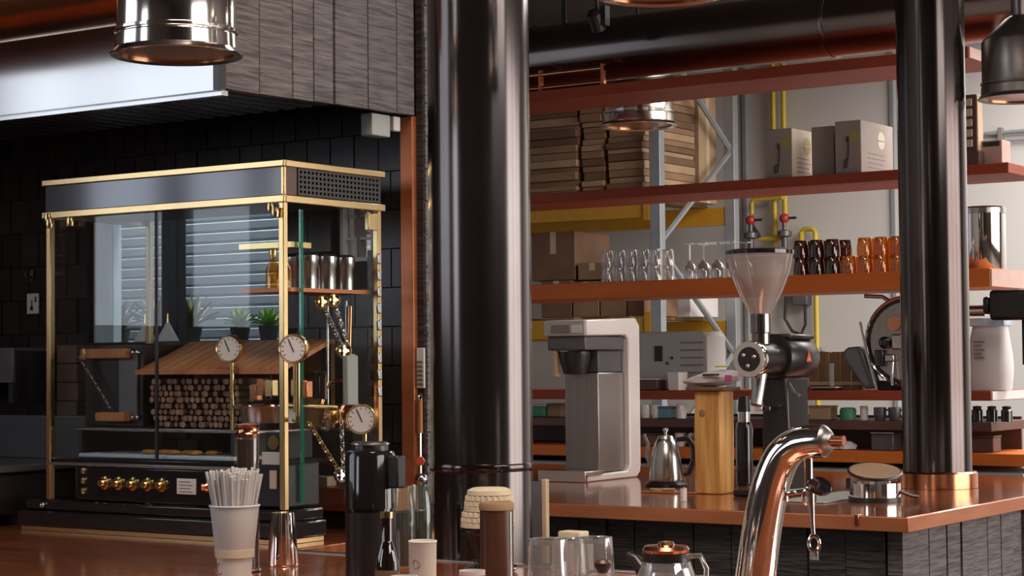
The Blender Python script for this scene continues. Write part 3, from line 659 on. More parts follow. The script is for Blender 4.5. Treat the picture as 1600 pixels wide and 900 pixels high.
# ---- things left of the cabinet
ws = T('steel_wall_shelf', 'dark grey steel shelf on the tiled wall left of the cabinet', 'shelf', (-4.75, 4.1, 1.40))
P(ws, 'fascia', B().box(-.9, .27, -.19, -.18, .0, .105), 'panel_grey', .002); P(ws, 'top', B().box(-.9, .27, -.18, .085, .095, .105), 'panel_grey')
for x in (-.85, -.3, .24): P(ws, 'bracket', B().box(x, x+.02, -.18, .085, -.06, .095), 'black_matte')
gr = T('griddle', 'dark cast iron griddle box at the left end of the near bar', 'griddle', (-4.62, 3.72, 1.001))
P(gr, 'body', B().box(-.55, .40, -.12, .30, .03, .15), 'black_satin', .01); P(gr, 'front_step', B().box(-.55, .335, -.20, -.12, .0, .10), 'black_satin', .012)
P(gr, 'hot_plate', B().box(-.55, .41, -.10, .31, .15, .17), 'panel_grey', .004); P(gr, 'splash_guard', B().box(-.55, .41, .27, .30, .17, .30), 'panel_grey', .003)
for k in range(4): P(gr, 'knob', B().lathe([(.0001,0),(.018,0),(.015,.02),(.0001,.021)], 16, AIM((-.40+k*.2, -.20, .05), (0,-1,0))), 'black_gloss')
for x in (-.5, .3): P(gr, 'foot', B().box(x, x+.04, -.08, .25, 0, .03), 'black_matte')
P(gr, 'handle_bar', B().tube([(-.5,-.14,.20),(.36,-.14,.20)], .009), 'panel_grey')
for x in (-.45, .3): P(gr, 'handle_post', B().tube([(x,-.14,.2),(x,-.09,.16)], .007), 'panel_grey')
sw = T('wall_card', 'small white card with black pictogram on the tiled wall', 'sign', (-4.6985, 4.185, 1.648))
P(sw, 'card', B().box(-.0265, .0265, -.003, .002, -.032, .032), 'white_matte')
P(sw, 'pictogram', B().box(-.012, .002, -.0036, -.003, -.022, -.008).box(-.006, -.001, -.0036, -.003, -.008, .012).box(.010, .018, -.0036, -.003, .004, .022), 'print_dark')
hk = T('wall_hook', 'small black hook on the tiled wall above the white card', 'hook', (-4.705, 4.185, 1.735))
P(hk, 'plate', B().box(-.008, .008, -.002, .003, -.015, .02), 'panel_grey'); P(hk, 'prong', B().tube([(0,-.002,0),(0,-.02,-.012),(.004,-.028,.0),(.006,-.03,.012)], .004, 8), 'panel_grey')

# ================================================================ SHELVING behind the brewing counter
SY0, SY1 = 7.5, 7.9
su = T('shelving_unit', 'long open shelving with red and orange boards behind the brewing counter', 'shelving', (0, 0, 0))
for nm, z0, z1, xe, mt, cap in (('shelf', 2.672, 2.722, -2.85, 'shelf_red', 'shelf_end'), ('shelf', 2.192, 2.236, -2.69, 'shelf_red', None), ('shelf', 1.735, 1.811, -2.775, 'shelf_orange', 'shelf_end'),
                       ('shelf', 1.274, 1.315, -2.78, 'shelf_red', 'white_matte'), ('shelf', 1.150, 1.188, -2.78, 'shelf_brown', None), ('shelf', 1.012, 1.062, -2.62, 'shelf_orange', None)):
    s = P(su, nm, B().box(-5.5, xe, SY0, SY1, z0, z1), mt, .003)
    if cap: P(s, 'end_cap', B().box(xe, xe+.006, SY0+.003, SY1-.003, z0+.003, z1-.003), cap)
for xp in (-3.145, -5.3917): 
    P(su, 'upright', B().box(xp-.02, xp+.02, 7.901, 7.94, 0, 2.75), 'black_matte')
P(su, 'back_board', B().box(-5.5, -2.80, 7.901, 7.915, .1, 1.20), 'shelf_brown')
P(su, 'lower_cabinet', B().box(-5.5, -2.66, 7.5, 7.9, 0, .95), 'shelf_brown')
P(su, 'lower_cabinet_top', B().box(-5.5, -2.64, 7.46, 7.9, .951, .985), 'machine_grey')

# clear tumblers, upside down, two high
S3 = 1.8115
def tumbler(name, label, group, r, h, mt, loc):
    t = T(name, label, 'glass', loc, 0, group)
    P(t, 'wall', B().shell([(r,.0),(r*.98,h*.5),(r*.84,h*.93),(r*.80,h),(r*.76,h*.97),(r*.80,h*.85),(r*.93,.004),(r,.0)], 24), mt)
    P(t, 'foot', B().lathe([(.0001,h*.80),(r*.78,h*.80),(r*.80,h*.99),(.0001,h*.99)], 24), mt)
    return t
g0 = None
for row_ in range(2):
    for c in range(5):
        for lv in range(2):
            p = (-4.6263 + c*.064 + row_*.02, 7.57 + row_*.075, S3 + lv*.0725)
            if lv == 0: lb = 'clear upturned tumbler standing on the orange shelf, lower layer'
            else: lb = 'clear upturned tumbler in the upper layer on the orange shelf'
            if g0 is None: g0 = tumbler('clear_tumbler', lb, 'clear tumblers on the orange shelf', .030, .072, 'clear', p)
            else: DUP(g0, p, 0, lb)
sg0 = None
for row_ in range(2):
    for c in range(4):
        p = (-4.201 + c*.070 + row_*.03, 7.58 + row_*.085, S3)
        if sg0 is None:
            sg0 = T('stem_glass', 'clear stemmed glass upside down on the orange shelf beside the tumblers', 'glass', p, 0, 'stem glasses on the orange shelf')
            P(sg0, 'bowl', B().shell([(.029,0),(.032,.03),(.028,.062),(.010,.082),(.004,.088),(.008,.080),(.026,.06),(.030,.03),(.027,0),(.029,0)], 24), 'clear')
            P(sg0, 'stem', B().tube([(0,0,.085),(0,0,.158)], .0036, 8), 'clear'); P(sg0, 'foot', B().lathe([(.0001,.157),(.012,.157),(.031,.160),(.031,.162),(.0001,.162)], 24), 'clear')
        else: DUP(sg0, p)
am0 = dk0 = None
for c, px in enumerate((0, 1, 2, 3, 4, 5, 6, 7)):
    for row_ in range(2):
        for lv in range(2):
            if c == 3 and lv == 1: continue
            p = (-3.6483 + c*.0745 + row_*.018, 7.575 + row_*.085, S3 + lv*.0755)
            if c < 3:
                if dk0 is None: dk0 = tumbler('dark_tumbler', 'dark brown glass tumbler upturned on the orange shelf behind the hopper', 'dark brown tumblers', .035, .075, 'dark_amber', p)
                else: DUP(dk0, p)
            else:
                lb = 'amber glass tumbler upturned on the orange shelf, lower layer' if lv == 0 else 'amber glass tumbler in the upper layer on the orange shelf'
                if am0 is None: am0 = tumbler('amber_tumbler', lb, 'amber tumblers', .035, .075, 'amber', p)
                else: DUP(am0, p, 0, lb)

# cartons on the second shelf
def carton(label, xr, yf, z, w, d, h, front, side, circ_side=None, circ_front=None, coil=True, name='product_carton', group='printed cartons on the second shelf'):
    t = T(name, label, 'carton', (xr - w/2, yf + d/2, z), 0, group)
    P(t, 'box', B().box(-w/2, w/2, -d/2, d/2, 0, h), front, .002)
    P(t, 'side_panel', B().box(w/2+.0002, w/2+.001, -d/2+.002, d/2-.002, .002, h-.002), side)
    if circ_side:
        s = P(t, 'round_logo', B().lathe([(.0001,0),(.038,0),(.038,.0008),(.0001,.0008)], 28, AIM((w/2+.001, d*.12, h*.68), (1,0,0))), circ_side)
        P(t, 'logo_bar', B().box(w/2+.002, w/2+.0026, d*.12-.038, d*.12+.038, h*.665, h*.685), side)
    if circ_front: P(t, 'front_logo', B().lathe([(.0001,0),(.026,0),(.026,.0008),(.0001,.0008)], 24, AIM((w*.25, -d/2, h*.70), (0,-1,0))), circ_front)
    if coil:
        P(t, 'coil_print', B().tube([(-w*.05,-d/2-.001,h*.60),(-w*.02,-d/2-.001,h*.70),(w*.04,-d/2-.001,h*.68),(w*.02,-d/2-.001,h*.35),(-w*.05,-d/2-.001,h*.12),(-w*.14,-d/2-.001,h*.10),(-w*.14,-d/2-.001,h*.25),(w*.0,-d/2-.001,h*.27)], .003, 6), 'print_dark')
    pr = B()
    for k in range(4): pr.box(w/2+.0011, w/2+.0016, -d*.30, d*.28 - .02*(k % 2), h*.12+k*.020, h*.12+k*.020+.004)
    P(t, 'side_print', pr, 'print_grey')
    return t
S2 = 2.2365
carton('grey carton with a beige side and olive round logo, leftmost on the second shelf', -3.664, 7.53, S2, .125, .24, .215, 'carton_grey', 'carton_beige', 'print_olive', 'print_olive')  # side paler than the front: light from the right put into its colour
carton('plain dark grey carton between two printed cartons on the second shelf', -3.4792, 7.56, S2, .105, .22, .213, 'carton_grey', 'carton_grey', None, None, False)
carton('grey and brown carton with pale round logo next to the slimmer steel column', -3.3419, 7.53, S2, .118, .34, .225, 'carton_grey', 'carton_grey', 'print_pale', 'print_olive')
# capsule stand and box at the right end of the second shelf
cs = T('capsule_stand', 'red-brown upright stand with a column of beige squares at the shelf end', 'stand', (-2.8607, 7.56, S2))
P(cs, 'base', B().box(-.05, .045, -.05, .05, 0, .055), 'shelf_brown', .003); P(cs, 'panel', B().box(-.04, .03, -.03, .03, .055, .29), 'shelf_brown', .003)
for k in range(5): P(cs, 'square', B().box(-.022, .012, -.036, -.03, .075+k*.042, .105+k*.042), 'carton_beige', .002)
P(cs, 'side_strip', B().box(.0302, .034, -.028, .028, .06, .28), 'stick_wood')
bx = T('small_box', 'pale pink box with a dark opening beside the red-brown stand', 'box', (-2.7858, 7.62, S2))
P(bx, 'body', B().box(-.045, .045, -.05, .05, 0, .10), 'shelf_end', .002); P(bx, 'opening', B().box(-.035, .035, -.052, -.05, .075, .095), 'print_dark')
# steel canister on the orange shelf
cn = T('storage_canister', 'large polished steel canister on the orange shelf right of the slimmer column', 'canister', (-2.8453 - .02, 7.68, S3))
P(cn, 'body', B().lathe([(.0001,0),(.088,0),(.09,.003),(.09,.232),(.0001,.232)], 40), 'chrome'); P(cn, 'lid', B().lathe([(.0001,.233),(.092,.233),(.092,.255),(.085,.262),(.0001,.262)], 40), 'steel')

# ---- things on the fourth shelf
S4 = 1.3155
ap = T('grey_appliance', 'pale grey-green cabinet appliance with a small black display on the fourth shelf', 'appliance', (-4.3315, 7.72, S4))
P(ap, 'body', B().prism([(-.19,0),(.185,0),(.185,.24),(.165,.265),(-.19,.265)], -.09, .09), 'machine_grey', .006)
P(ap, 'display', B().box(-.085, -.045, -.094, -.09, .13, .20), 'print_dark')
for x, z in ((-.02,.12),(.005,.145)): P(ap, 'button', B().lathe([(.0001,0),(.007,0),(.006,.006),(.0001,.006)], 10, AIM((x,-.09,z), (0,-1,0))), 'print_dark')
for k in range(6): P(ap, 'vent_slot', B().box(.05, .165, -.093, -.09, .04+k*.034, .047+k*.034), 'print_grey')
wt = ONE('white_tub', 'square white plastic tub in front of the grey-green appliance', 'tub', B().lathe([(.0001,0),(.040,0),(.046,.08),(.042,.08),(.037,.005),(.0001,.005)], 4, TR(ax='Z', ang=.6)), 'white_gloss', (-4.2632, 7.565, S4))
dt = T('dark_tray', 'low dark tray left of the white plastic tub', 'tray', (-4.4098, 7.57, S4))
P(dt, 'body', B().box(-.065, .06, -.04, .04, 0, .045), 'shelf_brown', .004); P(dt, 'lid', B().box(-.067, .062, -.042, .042, .046, .052), 'white_matte', .002)
cr = T('slatted_crate', 'open ochre wooden crate of upright slats on the fourth shelf', 'crate', (-3.5702, 7.74, S4))
for k in range(6): P(cr, 'slat', B().box(-.155+k*.052, -.109+k*.052, -.06, -.05, 0, .165-.004*(k % 2)), 'ochre_wood', .002)
for k in range(6): P(cr, 'slat', B().box(-.155+k*.052, -.109+k*.052, .07, .08, 0, .165), 'ochre_wood', .002)
P(cr, 'base', B().box(-.155, .152, -.05, .07, 0, .012), 'ochre_wood'); P(cr, 'rail', B().box(-.155, .152, -.07, -.0605, .02, .035), 'stick_wood')
sl = T('steel_scale', 'small steel scale with an upright in front of the slatted crate', 'scale', (-3.5355, 7.58, S4))
P(sl, 'plate', B().box(-.06, .06, -.05, .05, .008, .016), 'steel', .002); P(sl, 'upright', B().box(.012, .03, -.005, .005, .016, .115), 'machine_grey', .002); P(sl, 'foot', B().box(-.05, .05, -.04, .04, 0, .008), 'black_matte')
# drum roaster
ro = T('sample_roaster', 'black drum coffee roaster with chrome ring behind the slimmer steel column', 'roaster', (-3.1661, 7.62, S4))
P(ro, 'drum', B().lathe([(.0001,0),(.185,0),(.19,.01),(.19,.20),(.0001,.20)], 48, AIM((0,-.04,.205), (0,1,0))), 'black_satin')
P(ro, 'front_ring', B().torus(.186, .008, AIM((0,-.042,.205), (0,1,0)), 48), 'chrome')
P(ro, 'face_plate', B().lathe([(.0001,0),(.165,0),(.165,.004),(.0001,.004)], 40, AIM((0,-.041,.205), (0,-1,0))), 'brushed_steel')
P(ro, 'sight_glass', B().lathe([(.0001,0),(.030,0),(.030,.012),(.0001,.012)], 24, AIM((-.055,-.045,.28), (0,-1,0))), 'copper_bright')
P(ro, 'latch', B().box(-.14, -.10, -.07, -.045, .10, .17), 'black_gloss', .004); P(ro, 'latch', B().box(-.09, -.05, -.075, -.045, .12, .15), 'steel', .004)
P(ro, 'lever', B().tube([(-.06,-.06,.12),(-.06,-.075,.05),(-.055,-.08,.02)], .006), 'chrome')
P(ro, 'stand', B().box(-.15, .15, -.02, .14, 0, .04), 'black_matte', .004)
P(ro, 'chute', B().prism([(-.285,.13),(-.285,.165),(-.265,.182),(-.215,.186),(-.20,.175),(-.145,.02),(-.155,.006),(-.19,.006)], -.06, .02), 'panel_grey', .006)
P(ro, 'chute_lining', B().prism([(-.272,.14),(-.272,.162),(-.258,.174),(-.220,.177),(-.165,.025),(-.183,.018)], -.066, -.0605), 'slate')
P(ro, 'bearing', B().lathe([(.0001,0),(.026,0),(.026,.03),(.016,.036),(.0001,.036)], 20, AIM((-.09,-.045,.20), (0,-1,0))), 'black_gloss')
P(ro, 'shaft_cover', B().box(-.06, -.01, -.075, -.045, .17, .235), 'steel', .006)
P(ro, 'side_bar', B().tube([(-.205,-.06,.29),(-.175,-.065,.16),(-.13,-.07,.005)], .006), 'chrome')
P(ro, 'pipe', B().tube([(-.09,-.01,.375),(-.12,-.02,.395),(-.2,-.02,.40)], .009), 'steel')
# sack
sk = T('coffee_sack', 'white printed sack with a blue checked band right of the slimmer column', 'sack', (-2.823, 7.62, S4))
bv = []; bf = []
for j in range(9):
    f = j/8; wv = .082 + .010*math.sin(f*PI) - .012*f; dv = .055 + .012*math.sin(f*PI*1.1) - .02*f
    for k in range(16):
        a = 2*PI*k/16; ca, sa = math.cos(a), math.sin(a)
        bv.append((wv*math.copysign(abs(ca)**.45, ca)*(1+.02*math.sin(5*k+j)), dv*math.copysign(abs(sa)**.6, sa), .265*f))
for j in range(8):
    for k in range(16): bf.append((j*16+k, j*16+(k+1) % 16, (j+1)*16+(k+1) % 16, (j+1)*16+k))
bf += [tuple(range(16))[::-1], tuple(8*16+k for k in range(16))]
P(sk, 'bag', B().add(bv, bf), 'white_matte')
P(sk, 'checked_band', B().box(-.078, .078, -.050, .050, .262, .295), 'blue_check', .004)
sp_ = B()
for k in range(5): sp_.box(-.045, .0-.01*(k % 2), -.0705, -.066, .13+k*.016, .137+k*.016)
P(sk, 'print', sp_, 'print_grey')
# black stand reaching in from the right
bs = T('black_stand', 'black stand with a thick horizontal arm reaching in from the right edge', 'stand', (-2.56, 7.35, 0))
P(bs, 'post', B().tube([(0,0,0),(0,0,1.72)], .022), 'black_matte'); P(bs, 'foot', B().lathe([(.0001,0),(.10,0),(.10,.02),(.03,.03),(.0001,.03)], 24), 'black_matte')
P(bs, 'arm', B().box(-.15, .02, -.05, .05, 1.595, 1.715), 'black_satin', .015); P(bs, 'arm_neck', B().box(-.18, -.15, -.04, .04, 1.62, 1.69), 'black_satin', .012)
P(bs, 'chrome_tube', B().tube([(-.18,0,1.635),(-.275,0,1.635)], .022), 'chrome')
P(bs, 'brace', B().box(-.03, .0, -.012, .012, 1.42, 1.60), 'black_matte')

# ---- small things on the two lower shelves
S5, S6 = 1.1885, 1.0625
def sbox(name, label, cat, px_x, y, z, w, d, h, mt, lid=None):
    t = T(name, label, cat, (px_x, y, z)); P(t, 'body', B().box(-w/2, w/2, -d/2, d/2, 0, h), mt, .004)
    P(t, 'lid', B().box(-w/2-.002, w/2+.002, -d/2-.002, d/2+.002, h, h+.008), lid or mt, .002)
    return t
def mug(label, xx, y, z, mt='white_gloss', r=.026, h=.06, group=None):
    t = T('cup', label, 'cup', (xx, y, z), 0, group)
    P(t, 'bowl', B().shell([(.0001,0),(r*.75,0),(r,h*.35),(r,h),(r*.9,h),(r*.88,h*.3),(.0001,.006)], 20), mt)
    P(t, 'handle', B().torus(.014, .004, TR(r+.006, 0, h*.55, 'X', PI/2), 14, 6), mt)
    return t
mug('white cup on the brown shelf right of the brewer, the left one', -4.4282, 7.56, S5); mug('white cup on the brown shelf next to the purple and teal box', -4.377, 7.57, S5)
pb = sbox('tea_box', 'purple and teal box on the brown shelf left of the white canister', 'box', -4.3262, 7.58, S5, .065, .06, .045, 'teal', 'purple')
ONE('white_canister', 'plain white canister on the brown shelf behind the wooden block', 'canister', B().lathe([(.0001,0),(.022,0),(.022,.06),(.019,.064),(.0001,.064)], 20), 'white_gloss', (-4.2521+.01, 7.56, S5))
sbox('green_carton', 'green box on the brown shelf beside the thick column', 'box', -5.0219, 7.6, S5, .07, .06, .05, 'green_box', 'paper')
sbox('brown_carton', 'brown box right of the green box near the thick column', 'box', -4.941, 7.62, S5, .08, .07, .055, 'kraft')
sbox('kraft_packet', 'flat kraft packet on the brown shelf below the slatted crate', 'packet', -3.5672, 7.6, S5, .10, .08, .052, 'kraft_light')
ONE('green_tin', 'round green tin on the brown shelf below the slatted crate', 'tin', B().lathe([(.0001,0),(.034,0),(.036,.04),(.03,.052),(.0001,.054)], 20), 'green_box', (-3.4421, 7.58, S5))
ONE('white_tin', 'small white tin next to the round green tin', 'tin', B().lathe([(.0001,0),(.017,0),(.017,.055),(.014,.06),(.0001,.06)], 18), 'white_matte', (-3.3686, 7.58, S5))
for i, px in enumerate((1372, 1392)):
    mug(('dark cup on the brown shelf next to the small white tin', 'dark cup on the brown shelf touching the slimmer column')[i], -3.2959 + i*.066, 7.58, S5, 'panel_grey', .027, .055)
for i in range(3): ONE('black_jar', ('black jar under the white sack, nearest the slimmer column', 'black jar under the white sack, the middle one', 'black jar under the white sack, at the shelf end')[i], 'jar', B().lathe([(.0001,0),(.023,0),(.023,.045),(.017,.05),(.019,.062),(.0001,.064)], 18), 'black_gloss', (-2.8654 + i*.062, 7.57, S5))
ONE('folded_towel', 'white folded towel on the lowest orange shelf right of the chrome tap', 'towel', B().lathe([(.0001,0),(.045,.003),(.05,.02),(.03,.035),(.0001,.038)], 16, None, lambda i,k,n: .18*math.sin(2*k+i)), 'white_matte', (-3.4596, 7.58, S6))
sbox('grey_bin', 'grey bin on the lowest orange shelf left of the slimmer column', 'bin', -3.2781, 7.6, S6, .10, .09, .07, 'panel_grey', 'steel')
sbox('brown_bin', 'dark brown bin on the lowest shelf right of the slimmer column', 'bin', -2.8492, 7.6, S6, .11, .09, .06, 'shelf_brown')
sbox('wood_block', 'small wooden box on the lowest shelf beside the brewer', 'box', -4.4426, 7.62, S6, .12, .1, .05, 'kraft_dark')
mug('cream cup on the lowest orange shelf below the purple and teal box', -4.2534, 7.57, S6, 'paper')
mug('steel cup on the lowest shelf left of the wooden block', -4.1879, 7.57, S6, 'steel')

# ================================================================ STORE ROOM
rk = T('pallet_rack', 'grey pallet rack with yellow beams against the white store wall', 'rack', (0,0,0))
RX_, RF, RB = -5.50, 9.55, 10.46
for (x, y) in ((RX_, RF), (RX_, RB), (-8.2, RF), (-8.2, RB)): 
    P(rk, 'upright', B().box(x-.035, x+.035, y-.03, y+.03, 0, 3.3), 'rack_grey', .004)
for x in (RX_, -8.2):
    zz_ = .25
    k = 0
    while zz_ < 2.9:
        a, b = (RF, RB) if k % 2 == 0 else (RB, RF)
        P(rk, 'brace', B().tube([(x, a, zz_+.62), (x, b, zz_)] if k % 2 == 0 else [(x, a, zz_+.62), (x, b, zz_)], .018, 6), 'rack_grey'); zz_ += .62; k += 1
for z in (.85, 1.64, 2.335):
    for y in (RF, RB): P(rk, 'beam', B().box(-8.165, RX_-.036, y-.025, y+.025, z-.06, z+.05), 'rack_yellow', .004)
    for k in range(7): P(rk, 'deck_board', B().box(-8.1+k*.38, -7.96+k*.38, RF-.02, RB+.02, z+.0505, z+.068), 'ochre_wood')
    P(rk, 'beam_hook', B().box(RX_-.075, RX_-.036, RF-.034, RF-.0255, z-.08, z+.09), 'rack_yellow')
# flattened cartons
U = 2.404
mts = ['kraft', 'kraft_light', 'kraft', 'kraft_dark']
n = 0
for ci, (xa, xb) in enumerate(((-6.55, -6.05), (-6.04, -5.87), (-5.86, -5.60))):
    z = U; k = 0
    while z < 3.12:
        h = random.choice((.028, .036, .044, .05)); o = random.uniform(-.012, .012)
        me = B().box(xa+.008+max(0,o), xb-.008+min(0,o), 9.56+random.uniform(0,.05), 10.2, 0, h-.003)
        ONE('flat_carton', 'flattened brown cardboard carton in the tall stack on the upper rack beams', 'cardboard', me, random.choice(mts), (0,0,z+.0005), 0, 'flattened cartons on the rack', .002); z += h; k += 1; n += 1
lc = T('pallet_carton', 'tall plain brown carton at the rear of the upper rack level', 'carton', (-5.86, 10.33, U))
P(lc, 'box', B().box(-.20, .27, -.11, .11, 0, .72), 'kraft_light', .004); P(lc, 'tape', B().box(.2702, .2712, -.02, .02, 0, .72), 'carton_beige'); P(lc, 'flap_line', B().box(.2702, .272, -.105, .105, .69, .70), 'kraft_dark')
L2 = 1.7085
def rbox(label, xa, xb, y, z, h, mt, tape='carton_beige', d=.4):
    t = T('rack_carton', label, 'carton', ((xa+xb)/2, y + d/2, z)); w = (xb-xa)/2
    P(t, 'box', B().box(-w, w, -d/2, d/2, 0, h), mt, .004); P(t, 'tape', B().box(-.02, .02, -d/2-.001, -d/2, h*.55, h), tape); P(t, 'top_seam', B().box(-w+.004, w-.004, -.004, .004, h, h+.002), 'kraft_dark')
    return t
XA = -6.3364; XB = -6.1137; XC = -5.9223; XD = -5.7388; XE = -5.5841
rbox('brown carton on the lower rack level beside the thick column', XA, XB-.01, 9.6, L2, .22, 'kraft_dark'); rbox('brown carton with pale tape, second on the lower rack level', XB, XC-.01, 9.6, L2, .21, 'kraft')
rbox('brown carton, third on the lower rack level', XC, XD-.01, 9.6, L2, .215, 'kraft'); rbox('darkest brown carton on the lower rack level next to the grey upright', XD, XE-.04, 9.6, L2, .20, 'kraft_dark')
rbox('dark brown carton stacked on the leftmost lower rack carton', XA-.08, -6.1093, 9.62, L2+.224, .29, 'kraft_dark')
rbox('low orange-brown tray carton right of the dark stacked carton', -6.0882, -5.9411+.05, 9.62, L2+.22, .10, 'kraft')
rbox('white carton at the rear of the lower rack level', -6.0, -5.57, 10.05, L2, .26, 'white_matte', 'paper', .35)
# yellow pipework on the back wall
gp = T('yellow_pipework', 'yellow pipes with red valves on the white store wall', 'pipe', (0, 10.84, 0))
def yp(pts, r=.016, mt='pipe_yellow', nm='pipe'): return P(gp, nm, B().tube(pts, r, 12), mt)
xa, xb = -5.3982, -5.3273
zl = 2.4572
yp([(xa,0,3.39),(xa,0,2.1561)], .017); yp([(xb,0,3.39),(xb,0,2.1532)], .017)
xl = -5.5424
yp([(xb,-.03,zl+.0),(xl+.02,-.03,zl),(xl,-.03,zl-.02),(xl,-.03,2.3636)], .014)
for px, pz in ((xl, 2.3232), (xb+.02, 2.3243)):
    P(gp, 'valve', B().ball(.032, TR(px, -.05, pz)), 'valve_red'); P(gp, 'valve_stem', B().tube([(px,-.05,pz),(px+.08,-.05,pz)], .008), 'print_dark')
    P(gp, 'regulator', B().lathe([(.0001,-.16),(.02,-.16),(.02,-.10),(.045,-.09),(.045,-.06),(.015,-.05),(.015,0),(.0001,0)], 16, TR(px, -.05, pz-.02)), 'panel_grey')
yp([(xl+.05,-.03,2.2028),(xb,-.03,2.2028)], .014)
yp([(xl,-.03,2.2949),(xl+.03,-.03,2.2545),(xl+.06,-.03,2.198)], .012, 'print_dark', 'hose')
x2 = -5.2176; x3 = -5.1222; zt = 2.2535
yp([(x2,0,1.9495),(x2,0,zt-.02),(x2+.02,0,zt),(x3-.02,0,zt),(x3,0,zt-.02),(x3,0,.3)], .016)
P(gp, 'wall_clip', B().box(xa-.03, xb+.03, .0, .055, 2.6, 2.62), 'rack_grey'); P(gp, 'wall_clip', B().box(x3-.03, x3+.03, 0.0, .055, 1.5, 1.52), 'rack_grey')
eb = T('junction_box', 'dark junction box with looping black cable on the white store wall', 'junction box', (-5.2286, 10.86, 1.8427))
P(eb, 'box', B().box(-.05, .05, -.04, .035, -.06, .06), 'panel_grey', .005); P(eb, 'cable', B().tube([(.03,-.02,-.05),(.03,-.02,-.18),(-.0,-.02,-.24),(-.06,-.02,-.22),(-.11,-.02,-.14),(-.10,-.02,-.02),(-.11,-.02,.1)], .010, 8), 'print_dark')
for i, px in enumerate((-5.6307, -4.6292)):
    ST('trim_%d' % (i+3), B().box(px-.012, px+.012, 10.885, 10.9, 0, CEIL), 'rack_grey')
cd = T('wall_conduit', 'thin grey conduit along the white store wall at the right edge', 'conduit', (0, 10.87, 2.763))
P(cd, 'pipe', B().tube([(-4.0405,0,0),(-2.5,0,.0)], .012), 'rack_grey'); P(cd, 'pipe', B().tube([(-4.0405,0,-.05),(-2.5,0,-.05)], .008), 'rack_grey'); P(cd, 'clip', B().box(-3.9551, -3.9319, -.015, .03, -.07, .03), 'print_grey')

# ================================================================ ON THE BREWING COUNTER
CT = 1.0005
# white brewer: side profile faces +X, front faces -Y
br = T('batch_brewer', 'white C-shaped coffee brewer with grey steel body on the brewing counter', 'brewer', (-3.80, 6.06, CT))
H = .615
outer = [(.0,.0),(.36,.0),(.385,.02),(.39,.05),(.39,H-.03),(.36,H),(.0,H-.012),(.0,H-.072),(.285,H-.068),(.305,H-.085),(.305,.045),(.285,.028),(.0,.024)]
def cprofile(poly, x0, x1): # polygon given in (y, z)
    n = len(poly); vs = [(x0,y,z) for y,z in poly] + [(x1,y,z) for y,z in poly]
    return B().add(vs, [tuple(range(n)), tuple(range(n,2*n))[::-1]] + [(i,i+n,(i+1)%n+n,(i+1)%n) for i in range(n)])
P(br, 'shell', cprofile(outer, -.19, 0), 'white_gloss', .006)
P(br, 'head', B().box(-.18, -.012, .008, .29, H-.125, H-.072), 'panel_grey', .005)
bz_ = P(br, 'front_bezel', B().box(-.185, -.005, -.008, -.0005, H-.072, H-.014), 'machine_grey', .003)
P(bz_, 'display', B().box(-.15, -.07, -.012, -.008, H-.06, H-.03), 'print_grey'); P(bz_, 'display_glass', B().box(-.06, -.015, -.011, -.008, H-.06, H-.03), 'white_matte')
P(br, 'steel_panel', B().box(-.17, -.02, .11, .304, .03, H-.21), 'brushed_steel', .004)
P(br, 'upper_body', B().box(-.165, -.025, .12, .304, H-.209, H-.126), 'panel_grey', .004)
P(br, 'brew_basket', B().lathe([(.0001,0),(.045,0),(.062,.07),(.062,.085),(.0001,.085)], 28, TR(-.10, .075, H-.215)), 'black_satin')
P(br, 'spout', B().box(-.165, -.145, .015, .045, H-.225, H-.126), 'stick_wood', .003)
P(br, 'drip_tray', B().box(-.20, .008, -.03, .10, .0245, .04), 'steel', .003); P(br, 'tray_front', B().box(-.20, .008, -.034, -.03, .0, .042), 'chrome', .002)

kt = T('kettle', 'brushed steel kettle with black handle left of the wooden block', 'kettle', (-3.4246, 5.9858, CT))
P(kt, 'body', B().lathe([(.0001,.02),(.058,.02),(.060,.03),(.054,.10),(.040,.155),(.030,.168),(.0001,.17)], 36), 'steel')
P(kt, 'lid', B().lathe([(.0001,.169),(.031,.169),(.026,.180),(.006,.184),(.006,.194),(.011,.199),(.009,.207),(.0001,.209)], 28), 'steel')
P(kt, 'base', B().lathe([(.0001,0),(.075,0),(.078,.008),(.066,.0195),(.0001,.0195)], 32), 'black_satin')
P(kt, 'handle', B().tube([(.030,.022,.165),(.062,.045,.170),(.082,.058,.14),(.082,.058,.09),(.066,.046,.045),(.050,.035,.04)], [.008,.011,.012,.012,.010,.007], 10), 'black_satin')
P(kt, 'spout', B().tube([(-.045,-.02,.07),(-.062,-.03,.11),(-.056,-.028,.15),(-.070,-.034,.185)], [.010,.008,.007,.006], 10), 'steel')
wbk = T('wooden_block', 'tall pale wooden block carrying a white paper bag', 'wooden block', (-3.0964, 5.7449, CT))
P(wbk, 'block', B().add([(-.05,-.045,0),(.042,-.045,0),(.045,.05,0),(-.046,.05,0),(-.053,-.05,.2),(.045,-.046,.19),(.047,.053,.2),(-.05,.052,.2),(-.05,-.046,.345),(.047,-.05,.345),(.047,.05,.345),(-.052,.05,.345)],
   [(3,2,1,0),(0,1,5,4),(1,2,6,5),(2,3,7,6),(3,0,4,7),(4,5,9,8),(5,6,10,9),(6,7,11,10),(7,4,8,11),(8,9,10,11)]), 'pale_wood', .004)
P(wbk, 'knot', B().lathe([(.0001,0),(.012,0),(.008,.001),(.0001,.001)], 14, AIM((-.02,-.0505,.27), (0,-1,0))), 'kraft')
P(wbk, 'top_board', B().box(-.075, .07, -.065, .06, .3455, .358), 'kraft_dark', .003)
bg_ = T('paper_bag', 'crumpled white paper bag lying on top of the wooden block', 'bag', (wbk.location.x, wbk.location.y, CT+.3585))
vs = []; fs = []
